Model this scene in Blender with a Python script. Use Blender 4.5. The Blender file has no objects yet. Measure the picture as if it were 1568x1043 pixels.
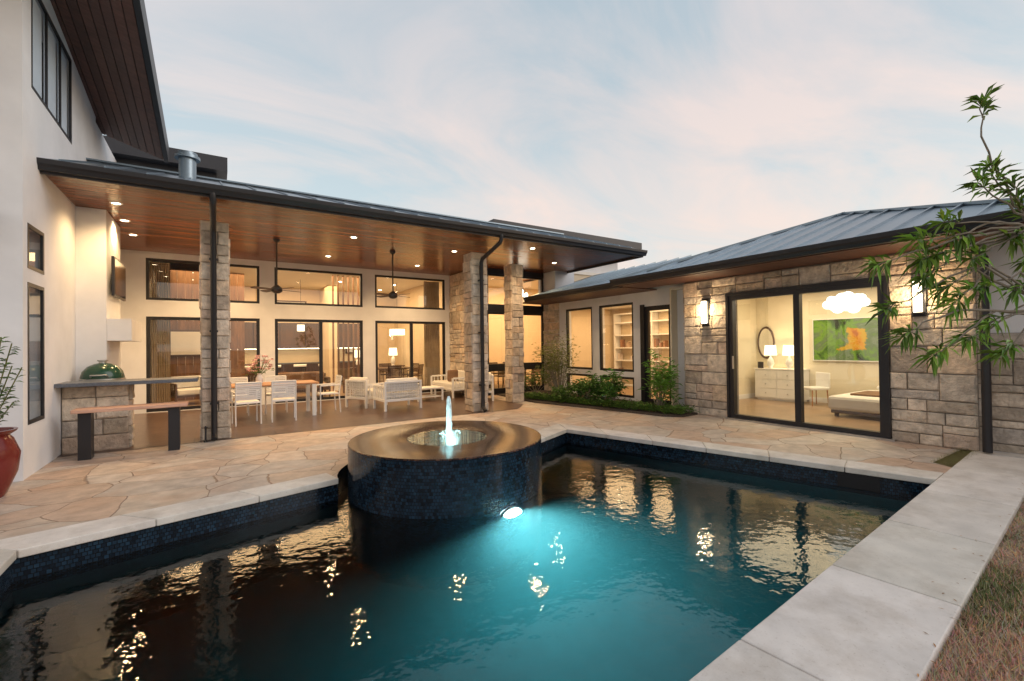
import bpy, bmesh, math, random
from mathutils import Vector, Matrix, geometry
random.seed(7)
R=random.random
U=random.uniform
scene=bpy.context.scene
scene.view_settings.view_transform='Standard'
scene.view_settings.look='None'
scene.view_settings.exposure=0
# ------------------------------------------------------------------ helpers
class MB:
    def __init__(s): s.v=[];s.f=[];s.c=[];s.M=None
    def add(s,vs,fs,col=None):
        o=len(s.v)
        for v in vs:
            v=Vector(v)
            if s.M is not None: v=s.M@v
            s.v.append(tuple(v))
        for f in fs:
            s.f.append(tuple(i+o for i in f)); s.c.append(col)
    def box(s,a,b,col=None):
        x0,x1=sorted((a[0],b[0]));y0,y1=sorted((a[1],b[1]));z0,z1=sorted((a[2],b[2]))
        s.add([(x0,y0,z0),(x1,y0,z0),(x1,y1,z0),(x0,y1,z0),(x0,y0,z1),(x1,y0,z1),(x1,y1,z1),(x0,y1,z1)],
              [(0,3,2,1),(4,5,6,7),(0,1,5,4),(1,2,6,5),(2,3,7,6),(3,0,4,7)],col)
    def prism(s,poly,z0,z1,col=None):
        n=len(poly)
        s.add([(p[0],p[1],z0) for p in poly]+[(p[0],p[1],z1) for p in poly],
          [tuple(range(n-1,-1,-1)),tuple(range(n,2*n))]+[(i,(i+1)%n,n+(i+1)%n,n+i) for i in range(n)],col)
    def tube(s,pts,r,n=10,col=None,caps=True):
        pts=[Vector(p) for p in pts]; m=len(pts)
        rs=r if isinstance(r,(list,tuple)) else [r]*m
        vs=[];fs=[];ref=None
        for i,p in enumerate(pts):
            if i==0:d=pts[1]-pts[0]
            elif i==m-1:d=pts[-1]-pts[-2]
            else:d=(pts[i+1]-pts[i-1])
            d.normalize()
            if ref is None: ref=Vector((0,0,1)) if abs(d.z)<.9 else Vector((1,0,0))
            a=d.cross(ref).normalized(); b=a.cross(d).normalized(); ref=b
            for k in range(n):
                t=2*math.pi*k/n
                vs.append(p+(a*math.cos(t)+b*math.sin(t))*rs[i])
        for i in range(m-1):
            for k in range(n):
                fs.append((i*n+k,i*n+(k+1)%n,(i+1)*n+(k+1)%n,(i+1)*n+k))
        if caps:
            fs.append(tuple(range(n-1,-1,-1))); fs.append(tuple((m-1)*n+k for k in range(n)))
        s.add(vs,fs,col)
    def lathe(s,c,prof,n=24,col=None,sx=1,sy=1):
        vs=[];fs=[];m=len(prof)
        for r,z in prof:
            r=max(r,1e-4)
            for k in range(n):
                t=2*math.pi*k/n
                vs.append((c[0]+r*sx*math.cos(t),c[1]+r*sy*math.sin(t),c[2]+z))
        for i in range(m-1):
            for k in range(n):
                fs.append((i*n+k,i*n+(k+1)%n,(i+1)*n+(k+1)%n,(i+1)*n+k))
        s.add(vs,fs,col)
    def sph(s,c,r,n=14,sx=1,sy=1,sz=1,col=None):
        m=n//2+1
        s.lathe(c,[(r*math.sin(math.pi*i/m),-r*sz*math.cos(math.pi*i/m)) for i in range(m+1)],n,col,sx,sy)
    def leaf(s,b,d,L,W,col,droop=.25):
        b=Vector(b);d=Vector(d).normalized()
        up=Vector((0,0,1)); sd=d.cross(up)
        if sd.length<.05: sd=Vector((1,0,0))
        sd.normalize(); nn=sd.cross(d)
        m=b+d*L*.5; t=b+d*L-up*L*droop
        l=m+sd*W*.5+nn*W*.25; r=m-sd*W*.5+nn*W*.25; m=m-up*L*droop*.25
        s.add([b,l,t,r,m],[(0,4,1),(1,4,2),(0,3,4),(3,2,4)],col)
    def obj(s,name,parent,mat,smooth=False,bevel=0,recalc=True):
        me=bpy.data.meshes.new(name); me.from_pydata(s.v,[],s.f); me.materials.append(mat)
        if any(c is not None for c in s.c):
            ca=me.color_attributes.new('Col','FLOAT_COLOR','CORNER')
            for p,c in zip(me.polygons,s.c):
                c=c or (1,1,1)
                for li in p.loop_indices: ca.data[li].color=(c[0],c[1],c[2],1)
        if recalc:
            bm=bmesh.new();bm.from_mesh(me);bmesh.ops.recalc_face_normals(bm,faces=bm.faces);bm.to_mesh(me);bm.free()
        o=bpy.data.objects.new(name,me); scene.collection.objects.link(o)
        if smooth:
            for p in me.polygons:p.use_smooth=True
        if smooth:
            md=o.modifiers.new('es','EDGE_SPLIT'); md.split_angle=math.radians(40)
        if bevel:
            md=o.modifiers.new('bv','BEVEL'); md.width=bevel; md.segments=2; md.limit_method='ANGLE'
        if parent is not None:
            o.parent=parent; o.matrix_parent_inverse=Matrix.Translation(parent.location).inverted()
        return o
def empty(name,loc=(0,0,0)):
    e=bpy.data.objects.new(name,None); e.empty_display_size=.1; e.location=loc
    scene.collection.objects.link(e); return e
def rotz(loc,a): return Matrix.Translation(loc)@Matrix.Rotation(math.radians(a),4,'Z')
def light(kind,name,loc,power,col,parent=None,**k):
    l=bpy.data.lights.new(name,kind); l.energy=power; l.color=col
    for a,b in k.items():
        if a not in('dir',): setattr(l,a,b)
    o=bpy.data.objects.new(name,l); o.location=loc
    if 'dir' in k: o.rotation_euler=Vector(k['dir']).to_track_quat('-Z','Y').to_euler()
    scene.collection.objects.link(o)
    if parent is not None:
        o.parent=parent;o.matrix_parent_inverse=Matrix.Translation(parent.location).inverted()
    return o
# ------------------------------------------------------------------ materials
def nt(name):
    m=bpy.data.materials.new(name); m.use_nodes=True; t=m.node_tree
    return m,t,t.nodes['Principled BSDF'],t.nodes['Material Output']
def N(t,ty,**k):
    n=t.nodes.new(ty)
    for a,b in k.items(): setattr(n,a,b)
    return n
def mix(t,a,b,f,mode='MIX'):
    n=N(t,'ShaderNodeMix',data_type='RGBA',blend_type=mode)
    for s,v in((n.inputs[0],f),(n.inputs[6],a),(n.inputs[7],b)):
        if hasattr(v,'is_linked'): t.links.new(v,s)
        else: s.default_value=v if not isinstance(v,tuple) else (v+(1,))[:4]
    return n.outputs[2]
def mth(t,op,a,b=0):
    n=N(t,'ShaderNodeMath',operation=op)
    for s,v in((n.inputs[0],a),(n.inputs[1],b)):
        if hasattr(v,'is_linked'): t.links.new(v,s)
        else: s.default_value=v
    return n.outputs[0]
def noise(t,scale,vec=None,detail=4,rough=.55):
    n=N(t,'ShaderNodeTexNoise'); n.inputs['Scale'].default_value=scale
    n.inputs['Detail'].default_value=detail; n.inputs['Roughness'].default_value=rough
    if vec is not None:t.links.new(vec,n.inputs['Vector'])
    return n
def ramp(t,inp,stops):
    r=N(t,'ShaderNodeValToRGB'); t.links.new(inp,r.inputs[0]); e=r.color_ramp.elements
    while len(e)>1:e.remove(e[-1])
    e[0].position=stops[0][0]; e[0].color=(stops[0][1]+(1,))[:4]
    for p,c in stops[1:]:
        x=e.new(p); x.color=(c+(1,))[:4]
    return r.outputs[0]
def pos(t):
    return N(t,'ShaderNodeNewGeometry').outputs['Position']
def mapping(t,vec,scale=(1,1,1),rot=(0,0,0),loc=(0,0,0)):
    m=N(t,'ShaderNodeMapping'); t.links.new(vec,m.inputs[0])
    m.inputs['Scale'].default_value=scale;m.inputs['Rotation'].default_value=rot;m.inputs['Location'].default_value=loc
    return m.outputs[0]
def bump(t,h,bs,strength=.3,dist=.01):
    b=N(t,'ShaderNodeBump'); b.inputs['Strength'].default_value=strength; b.inputs['Distance'].default_value=dist
    t.links.new(h,b.inputs['Height'])
    if bs is not None: t.links.new(b.outputs[0],bs.inputs['Normal'])
    return b.outputs[0]
def M(name,col,rough=.6,metal=0,var=.15,vs=3,bs=0,bscale=60,bdist=.004,attr=False,stretch=(1,1,1),spec=.5,stain=0):
    m,t,b,o=nt(name); p=mapping(t,pos(t),stretch)
    n=noise(t,vs,p,5)
    f=ramp(t,n.outputs[0],[(.3,(1-var,)*3),(.7,(1+var,)*3)])
    base=mix(t,(col+(1,))[:4],f,1.0,'MULTIPLY')
    if attr:
        a=N(t,'ShaderNodeAttribute',attribute_name='Col')
        base=mix(t,base,a.outputs[0],1.0,'MULTIPLY')
    if stain:
        s1=noise(t,2.3,p,7,.7); base=mix(t,base,(.64,.59,.53,1),mth(t,'MULTIPLY',ramp(t,s1.outputs[0],[(.46,(0,0,0)),(.66,(1,1,1))]),stain),'MULTIPLY')
        s2=noise(t,55,p,3,.7); base=mix(t,base,(.65,.60,.55,1),mth(t,'MULTIPLY',ramp(t,s2.outputs[0],[(.60,(0,0,0)),(.72,(1,1,1))]),stain),'MULTIPLY')
    t.links.new(base,b.inputs['Base Color']); b.inputs['Roughness'].default_value=rough; b.inputs['Metallic'].default_value=metal
    b.inputs['Specular IOR Level'].default_value=spec
    if bs: bump(t,noise(t,bscale,p,6).outputs[0],b,bs,bdist)
    return m
def EM(name,col,st):
    m,t,b,o=nt(name); t.nodes.remove(b); e=N(t,'ShaderNodeEmission'); e.inputs[0].default_value=col+(1,); e.inputs[1].default_value=st
    t.links.new(e.outputs[0],o.inputs[0]); return m
def GL(name,base=.07,mul=.8,tint=(.93,.95,.95),pw=4):
    m,t,b,o=nt(name); t.nodes.remove(b)
    lw=N(t,'ShaderNodeLayerWeight'); lw.inputs[0].default_value=.5
    f=mth(t,'ADD',mth(t,'MULTIPLY',mth(t,'POWER',lw.outputs['Facing'],pw),mul),base)
    tr=N(t,'ShaderNodeBsdfTransparent'); tr.inputs[0].default_value=tint+(1,)
    g=N(t,'ShaderNodeBsdfGlossy'); g.inputs['Roughness'].default_value=.01
    mx=N(t,'ShaderNodeMixShader'); t.links.new(f,mx.inputs[0]); t.links.new(tr.outputs[0],mx.inputs[1]); t.links.new(g.outputs[0],mx.inputs[2])
    t.links.new(mx.outputs[0],o.inputs[0]); return m
WARM=(1,.64,.31)
m_stucco=M('stucco',(.77,.78,.80),.85,var=.06,vs=2,bs=.5,bscale=180,bdist=.003)
m_stone=M('limestone',(.57,.50,.42),.85,var=.28,vs=9,bs=1,bscale=24,bdist=.03,attr=True)
m_mortar=M('mortar',(.26,.23,.20),.95,bs=.5)
m_metal=M('standing_seam_metal',(.22,.28,.33),.32,.75,var=.08,vs=1.5)
m_dark=M('dark_bronze_metal',(.022,.022,.026),.4,.2,var=.1)
m_fascia=M('fascia_paint',(.035,.036,.042),.45,0,var=.15)
m_wood=M('stained_ceiling_boards',(.20,.068,.026),.24,0,var=.4,vs=5,attr=True,stretch=(.25,4,4),bs=.2,bscale=20)
m_dwood=M('dark_stained_wood',(.10,.042,.03),.5,0,var=.3,vs=5,attr=True,stretch=(.3,4,4))
m_limecop=M('limestone_coping',(.69,.66,.615),.75,var=.12,vs=3.5,bs=.4,bscale=40,attr=True,stain=.5)
m_white=M('white_paint',(.80,.80,.79),.45,var=.03)
m_cream=M('interior_paint',(.70,.58,.42),.8,var=.04)
m_cream2=M('bedroom_paint',(.74,.68,.53),.8,var=.03)
m_ceilp=M('ceiling_paint',(.76,.72,.65),.8,var=.03)
m_cush=M('cushion_fabric',(.74,.72,.68),.9,var=.05,bs=.3,bscale=200)
m_brown=M('brown_fabric',(.22,.13,.08),.9,var=.2)
m_cedar=M('cedar_slab',(.60,.36,.26),.55,var=.3,vs=4,stretch=(.6,7,7),bs=.2)
m_oak=M('oak_table',(.45,.22,.10),.4,var=.25,vs=4,stretch=(.6,7,7))
m_walnut=M('walnut',(.07,.035,.02),.4,var=.3,vs=4,stretch=(4,4,.6))
m_panel=M('wood_wall_panel',(.17,.085,.04),.4,var=.35,vs=4,stretch=(4,4,.6),attr=True)
m_granite=M('grey_granite',(.11,.125,.15),.4,var=.3,vs=40)
m_glass=GL('window_glass',.12,.8)
m_glass2=GL('low_e_glass',.22,.5,(.72,.78,.82))
m_glass3=GL('upper_glass',.06,.12,(.95,.97,1))
m_green=M('glazed_green_ceramic',(.015,.06,.035),.2,0,var=.2,vs=60)
m_steel=M('brushed_steel',(.5,.5,.5),.3,.9,var=.05)
m_black=M('black_screen',(.012,.012,.014),.12,0,var=.02)
m_backing=M('pale_backing',(.70,.79,.86),.9,var=.04)
m_bulb=EM('lamp_lens',(1,.82,.55),30)
m_shade=EM('lamp_shade_lit',(1,.80,.50),3.2)
m_cloud=EM('paper_pendant_lit',(1,.93,.80),2.8)
m_tube=EM('sconce_diffuser',(1,.80,.52),7)
m_foliage=M('foliage',(.09,.145,.04),.45,0,var=.25,vs=6,attr=True)
m_bark=M('bark',(.22,.19,.15),.85,var=.25,vs=30,bs=.4)
m_soil=M('mulch',(.07,.055,.045),.95,var=.4,vs=30,bs=1,bscale=50,bdist=.03)
m_pot=M('glazed_red_pot',(.16,.022,.018),.2,0,var=.2)
m_petal=M('petals',(.80,.55,.55),.7,var=.1)
m_floor_in=M('interior_floor',(.30,.20,.12),.3,var=.2,vs=2)
m_mirror=M('mirror',(.8,.8,.8),.02,1,var=0)
def flagmat():
    m,t,b,o=nt('flagstone'); p=pos(t)
    w=noise(t,1.3,p,2); wv=N(t,'ShaderNodeVectorMath',operation='SCALE'); t.links.new(w.outputs['Color'],wv.inputs[0]); wv.inputs['Scale'].default_value=.22
    w2=noise(t,9,p,2); wv2=N(t,'ShaderNodeVectorMath',operation='SCALE'); t.links.new(w2.outputs['Color'],wv2.inputs[0]); wv2.inputs['Scale'].default_value=.035
    ad=N(t,'ShaderNodeVectorMath',operation='ADD'); t.links.new(p,ad.inputs[0]); t.links.new(wv.outputs[0],ad.inputs[1])
    ad2=N(t,'ShaderNodeVectorMath',operation='ADD'); t.links.new(ad.outputs[0],ad2.inputs[0]); t.links.new(wv2.outputs[0],ad2.inputs[1])
    fl=mapping(t,ad2.outputs[0],(1,1.25,0))
    v=N(t,'ShaderNodeTexVoronoi',feature='F1'); v.inputs['Scale'].default_value=1.5; v.inputs['Randomness'].default_value=1; t.links.new(fl,v.inputs['Vector'])
    e=N(t,'ShaderNodeTexVoronoi',feature='DISTANCE_TO_EDGE'); e.inputs['Scale'].default_value=1.5; t.links.new(fl,e.inputs['Vector'])
    sep=N(t,'ShaderNodeSeparateColor'); t.links.new(v.outputs['Color'],sep.inputs[0])
    c=ramp(t,sep.outputs[0],[(0,(.50,.38,.30)),(.2,(.56,.48,.40)),(.4,(.46,.43,.40)),(.6,(.60,.53,.46)),(.8,(.52,.38,.29)),(1,(.50,.46,.42))])
    n=noise(t,5,p,6,.6); c=mix(t,c,ramp(t,n.outputs[0],[(.3,(.72,.71,.70)),(.7,(1.16,1.14,1.12))]),1.0,'MULTIPLY')
    n2=noise(t,1.6,p,4,.6); c=mix(t,c,(.52,.31,.19,1),mth(t,'MULTIPLY',ramp(t,n2.outputs[0],[(.5,(0,0,0)),(.72,(1,1,1))]),.42))
    f=ramp(t,e.outputs['Distance'],[(.003,(0,0,0)),(.012,(1,1,1))])
    c=mix(t,(.28,.20,.15,1),c,f)
    t.links.new(c,b.inputs['Base Color']); b.inputs['Roughness'].default_value=.55
    h=mth(t,'ADD',f,mth(t,'MULTIPLY',noise(t,14,p,5).outputs[0],.6)); bump(t,h,b,.6,.014)
    return m
m_flag=flagmat()
def tilemat(name,vec,c1,c2,mo,w,h,rough,ms=.03,rowoff=0,bst=.3,scale=1):
    m,t,b,o=nt(name)
    p=pos(t) if vec=='pos' else N(t,'ShaderNodeUVMap').outputs[0]
    br=N(t,'ShaderNodeTexBrick'); t.links.new(p,br.inputs[0]); br.offset=rowoff
    br.inputs['Scale'].default_value=1; br.inputs['Brick Width'].default_value=w; br.inputs['Row Height'].default_value=h
    br.inputs['Mortar Size'].default_value=ms; br.inputs['Color1'].default_value=c1+(1,); br.inputs['Color2'].default_value=c2+(1,); br.inputs['Mortar'].default_value=mo+(1,)
    n=noise(t,6,p,5); c=mix(t,br.outputs[0],ramp(t,n.outputs[0],[(.3,(.75,)*3),(.7,(1.25,)*3)]),1.0,'MULTIPLY')
    t.links.new(c,b.inputs['Base Color']); b.inputs['Roughness'].default_value=rough
    bump(t,mth(t,'SUBTRACT',1,br.outputs['Fac']),b,bst,.004); return m
m_tile=tilemat('brown_floor_tile','pos',(.085,.048,.034),(.115,.067,.048),(.04,.027,.022),.6,.45,.28,.006,.5)
m_mosaic=tilemat('blue_glass_mosaic','uv',(.004,.008,.016),(.016,.042,.075),(.003,.005,.008),.034,.034,.12,.003,.5,.6)
m_spa=tilemat('wet_mosaic_rim','pos',(.018,.010,.009),(.13,.060,.036),(.010,.007,.006),.042,.042,.20,.003,.5,.8)
def plaster():
    m,t,b,o=nt('pool_plaster'); p=pos(t)
    n=noise(t,7,p,6,.65)
    c=ramp(t,n.outputs[0],[(.3,(.010,.045,.052)),(.7,(.024,.080,.090))])
    t.links.new(c,b.inputs['Base Color']); b.inputs['Roughness'].default_value=.8; return m
m_plaster=plaster()
def wbump(t,p,amp):
    w=noise(t,1.6,mapping(t,p,(1,1,0)),2,.5); w2=noise(t,6.5,mapping(t,p,(1,1.15,0),(0,0,.4)),2,.5); w3=noise(t,24,mapping(t,p,(1,1,0)),1,.5)
    h=mth(t,'ADD',mth(t,'ADD',mth(t,'MULTIPLY',w.outputs[0],.25),mth(t,'MULTIPLY',w2.outputs[0],.46)),mth(t,'MULTIPLY',w3.outputs[0],.10))
    return bump(t,h,None,1.0,amp)
def watermat(name,amp,tint):
    m,t,b,o=nt(name); t.nodes.remove(b); p=pos(t); bn=wbump(t,p,amp)
    fr_=N(t,'ShaderNodeFresnel'); fr_.inputs[0].default_value=1.40; t.links.new(bn,fr_.inputs['Normal'])
    rfr=N(t,'ShaderNodeBsdfRefraction'); rfr.inputs[0].default_value=tint+(1,); rfr.inputs['IOR'].default_value=1.33; rfr.inputs['Roughness'].default_value=.03; t.links.new(bn,rfr.inputs['Normal'])
    g=N(t,'ShaderNodeBsdfGlossy'); g.inputs['Roughness'].default_value=.005; t.links.new(bn,g.inputs['Normal'])
    mx=N(t,'ShaderNodeMixShader'); t.links.new(fr_.outputs[0],mx.inputs[0]); t.links.new(rfr.outputs[0],mx.inputs[1]); t.links.new(g.outputs[0],mx.inputs[2])
    t.links.new(mx.outputs[0],o.inputs[0]); return m
m_water=watermat('pool_water_surface',.0085,(.92,.98,.98))
def volmat():
    m,t,b,o=nt('pool_water_body'); t.nodes.remove(b)
    s=N(t,'ShaderNodeVolumeScatter'); s.inputs['Color'].default_value=(.50,.92,1,1); s.inputs['Density'].default_value=.18; s.inputs['Anisotropy'].default_value=.3
    a=N(t,'ShaderNodeVolumeAbsorption'); a.inputs['Color'].default_value=(.05,.55,.60,1); a.inputs['Density'].default_value=.62
    d=N(t,'ShaderNodeAddShader'); t.links.new(s.outputs[0],d.inputs[0]); t.links.new(a.outputs[0],d.inputs[1]); t.links.new(d.outputs[0],o.inputs['Volume']); return m
def thinwater(name,amp,tint):
    m,t,b,o=nt(name); t.nodes.remove(b); p=pos(t); bn=wbump(t,p,amp)
    lw=N(t,'ShaderNodeLayerWeight'); lw.inputs[0].default_value=.5; t.links.new(bn,lw.inputs['Normal'])
    f=mth(t,'ADD',mth(t,'MULTIPLY',mth(t,'POWER',lw.outputs['Facing'],4.2),.9),.03)
    tr=N(t,'ShaderNodeBsdfTransparent'); tr.inputs[0].default_value=tint+(1,)
    g=N(t,'ShaderNodeBsdfGlossy'); g.inputs['Roughness'].default_value=.03; t.links.new(bn,g.inputs['Normal'])
    mx=N(t,'ShaderNodeMixShader'); t.links.new(f,mx.inputs[0]); t.links.new(tr.outputs[0],mx.inputs[1]); t.links.new(g.outputs[0],mx.inputs[2])
    t.links.new(mx.outputs[0],o.inputs[0]); return m
def grassground():
    m,t,b,o=nt('lawn_ground'); p=pos(t)
    n=noise(t,3,p,5,.6); n2=noise(t,40,p,4,.7)
    c=ramp(t,n.outputs[0],[(.35,(.18,.16,.08)),(.50,(.36,.26,.17)),(.7,(.44,.31,.22))])
    c=mix(t,c,ramp(t,n2.outputs[0],[(.3,(.5,)*3),(.7,(1.4,)*3)]),1.0,'MULTIPLY')
    t.links.new(c,b.inputs['Base Color']); b.inputs['Roughness'].default_value=.95
    bump(t,n2.outputs[0],b,1,.03); return m
m_ground=grassground()
# ------------------------------------------------------------------ world
SAZ=135
w=bpy.data.worlds.new('World'); scene.world=w; w.use_nodes=True; t=w.node_tree
bg=t.nodes['Background']; out=t.nodes['World Output']
sky=N(t,'ShaderNodeTexSky',sky_type='NISHITA'); sky.sun_disc=False; sky.sun_elevation=math.radians(6); sky.sun_rotation=math.radians(SAZ)
tc=N(t,'ShaderNodeTexCoord'); sp=N(t,'ShaderNodeSeparateXYZ'); t.links.new(tc.outputs['Generated'],sp.inputs[0])
zz=mth(t,'ADD',mth(t,'MAXIMUM',sp.outputs[2],0),.20)
cb=N(t,'ShaderNodeCombineXYZ'); t.links.new(mth(t,'DIVIDE',sp.outputs[0],zz),cb.inputs[0]); t.links.new(mth(t,'DIVIDE',sp.outputs[1],zz),cb.inputs[1])
cv=mapping(t,cb.outputs[0],(.7,1.35,1),(0,0,math.radians(35)),(3.4,.9,0))
n1=noise(t,1.3,cv,10,.58); n1.inputs['Distortion'].default_value=.8
n2=noise(t,.6,mapping(t,cb.outputs[0],(1,1,1),(0,0,0),(7,2,0)),3,.5)
dens=ramp(t,mth(t,'ADD',mth(t,'MULTIPLY',n1.outputs[0],.85),mth(t,'MULTIPLY',n2.outputs[0],.35)),[(.46,(0,0,0)),(.57,(.5,.5,.5)),(.71,(1,1,1))])
blue=ramp(t,sp.outputs[2],[(0,(.70,.79,.79)),(.2,(.60,.70,.73)),(.45,(.51,.59,.64)),(.8,(.42,.50,.57))])
pink=ramp(t,sp.outputs[2],[(0,(.90,.71,.63)),(.3,(.90,.74,.67)),(.6,(.76,.68,.67)),(1,(.60,.60,.64))])
cc=mix(t,blue,pink,dens)
t.links.new(cc,bg.inputs[0]); bg.inputs[1].default_value=.95
bg2=N(t,'ShaderNodeBackground'); t.links.new(sky.outputs[0],bg2.inputs[0]); bg2.inputs[1].default_value=.05
ads=N(t,'ShaderNodeAddShader'); t.links.new(bg.outputs[0],ads.inputs[0]); t.links.new(bg2.outputs[0],ads.inputs[1]); t.links.new(ads.outputs[0],out.inputs[0])
sd=Vector((math.sin(math.radians(SAZ)),math.cos(math.radians(SAZ)),.55))
light('SUN','soft_fill',(0,0,20),.85,(1,.95,.93),angle=math.radians(40),dir=-sd)  # soft fill added from camera side to brighten left wall, patio face and coping
# ------------------------------------------------------------------ pool plan
SC=Vector((2.48,5.35)); SR=1.2; WZ=-.24
A=Vector((-1.3,1.05));B=Vector((6.56,1.61));C=Vector((5.26,6.33));D=Vector((3.78,5.64));P1=Vector((1.18,5.54));P0=Vector((-1.3,5.0))
arc=[]
a0=math.atan2(D.y-SC.y,D.x-SC.x); a1=math.atan2(P1.y-SC.y,P1.x-SC.x)
for i in range(1,24):
    a=a0+(a1-a0)*i/24; arc.append(SC+Vector((math.cos(a),math.sin(a)))*1.32)
pool=[A,B,C,D]+arc+[P1,P0]
def sheet(name,outer,hole,z,mat,parent=None):
    polys=[[Vector((p[0],p[1],0)) for p in outer]]
    if hole: polys.append([Vector((p[0],p[1],0)) for p in hole])
    tris=geometry.tessellate_polygon(polys)
    vs=[(v.x,v.y,z) for pl in polys for v in pl]
    me=bpy.data.meshes.new(name); me.from_pydata(vs,[],[tuple(x) for x in tris]); me.materials.append(mat)
    bm=bmesh.new();bm.from_mesh(me)
    for f in bm.faces:
        f.normal_update()
        if f.normal.z<0:f.normal_flip()
    bm.to_mesh(me);bm.free()
    o=bpy.data.objects.new(name,me); scene.collection.objects.link(o)
    if parent is not None:o.parent=parent
    return o
sheet('ground',[(-400,-400),(400,-400),(400,400),(-400,400)],pool,-.035,m_ground)
sheet('flagstone_patio',[(-8,.55),(7.0,1.2),(7.45,1.9),(9.2,1.9),(9.2,12.3),(-2.1,13.9),(-2.1,7.7),(-8,7.7)],pool,0,m_flag)
sheet('patio_tile_floor',[(-1.95,9.0),(6.0,9.0),(6.6,9.6),(6.6,13.9),(-1.95,13.9)],None,.006,m_tile)
def wallstrip(name,pts,z0,z1,mat,parent,closed=True):
    vs=[];fs=[];uv=[];n=len(pts);acc=0
    rng=range(n if closed else n-1)
    for i in rng:
        p=pts[i];q=pts[(i+1)%n];L=(Vector(q)-Vector(p)).length;o=len(vs)
        vs+=[(p[0],p[1],z0),(q[0],q[1],z0),(q[0],q[1],z1),(p[0],p[1],z1)];fs.append((o,o+1,o+2,o+3))
        uv+=[(acc,z0),(acc+L,z0),(acc+L,z1),(acc,z1)];acc+=L
    me=bpy.data.meshes.new(name);me.from_pydata(vs,[],fs);me.materials.append(mat)
    ul=me.uv_layers.new(name='UVMap')
    for i,c in enumerate(uv): ul.data[i].uv=c
    o=bpy.data.objects.new(name,me);scene.collection.objects.link(o);o.parent=parent
    o.matrix_parent_inverse=Matrix.Translation(parent.location).inverted(); return o
poolE=empty('swimming_pool')
PZ=-1.75
wallstrip('waterline_tile',pool,-.42,-.002,m_mosaic,poolE)
wallstrip('pool_wall',pool,PZ,-.42,m_plaster,poolE)
sheet('pool_floor',[(-1.6,.8),(6.8,.8),(6.8,6.9),(-1.6,6.9)],None,PZ,m_plaster,poolE)
mb=MB(); mb.lathe((.55,2.6,PZ),[(0,.03),(.13,.03),(.16,.004)],24); mb.obj('main_drain',poolE,m_black,recalc=False)
bd=(C-B).normalized(); bn=Vector((bd.y,-bd.x))
mb=MB(); c0=B+(C-B)*.1465
q=[c0-bd*.2-bn*.012,c0+bd*.2-bn*.012,c0+bd*.2+bn*.02,c0-bd*.2+bn*.02]
mb.prism(q,-.235,-.06); mb.obj('skimmer_opening',poolE,m_black)
wtE=empty('pool_water',(2.6,3.4,WZ))
wt=sheet('water_surface',pool,None,WZ,m_water); wt.parent=wtE; wt.matrix_parent_inverse=Matrix.Translation(wtE.location).inverted()
cen=Vector((2.6,3.4)); mb=MB(); mb.prism([tuple(p+(cen-p)*.004) for p in pool],PZ+.004,WZ-.003); mb.obj('water_body',wtE,volmat())
def slabs(mb,i0,i1,o1,o0,n,z0=-.055,z1=.012,gap=.004):
    for k in range(n):
        a=k/n;b=(k+1)/n
        p=[Vector(i0).lerp(Vector(i1),a),Vector(i0).lerp(Vector(i1),b),Vector(o0).lerp(Vector(o1),b),Vector(o0).lerp(Vector(o1),a)]
        d=(Vector(i1)-Vector(i0)).normalized()*gap
        p[0]+=d;p[3]+=d;p[1]-=d;p[2]-=d
        g=U(.9,1.08); mb.prism([tuple(x) for x in p],z0,z1,(g,g*U(.98,1.0),g*U(.95,1.0)))
def isect(p,d,q,e):
    den=d.x*e.y-d.y*e.x; w_=q-p; s_=(w_.x*e.y-w_.y*e.x)/den; return p+d*s_
mb=MB()
ab=(B-A).normalized(); nab=Vector((ab.y,-ab.x))
ovh=.03
i0=A-ab*4-nab*ovh; i1=B+ab*3.2-nab*ovh
slabs(mb,i0,i1,i1+nab*.63,i0+nab*.63,12)
dc=(D-C).normalized(); ndc=Vector((-dc.y,dc.x)); ndc=ndc if ndc.y>0 else -ndc
cin=isect(B-bn*ovh,bd,C-ndc*ovh,dc); cout=isect(B+bn*.36,bd,C+ndc*.36,dc)
bin_=isect(B-bn*ovh,bd,A-nab*(ovh+.004),ab); bout=isect(B+bn*.36,bd,A-nab*(ovh+.004),ab)
slabs(mb,bin_,cin,cout,bout,6)
slabs(mb,cin,D-ndc*ovh,D+ndc*.36,cout,2)
lp=(P1-P0).normalized(); nlp=Vector((-lp.y,lp.x)); 
if nlp.y<0:nlp=-nlp
slabs(mb,P0-nlp*ovh+Vector((ovh,0)),P1-nlp*ovh,P1+nlp*.3,P0+nlp*.3+Vector((-.3,0)),3)
slabs(mb,(A.x+ovh,A.y+.02),(P0.x+ovh,P0.y-ovh),(P0.x-.3,P0.y+.3),(A.x-.3,A.y+.0),4)
mb.obj('pool_coping',None,m_limecop,bevel=.008)
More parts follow.
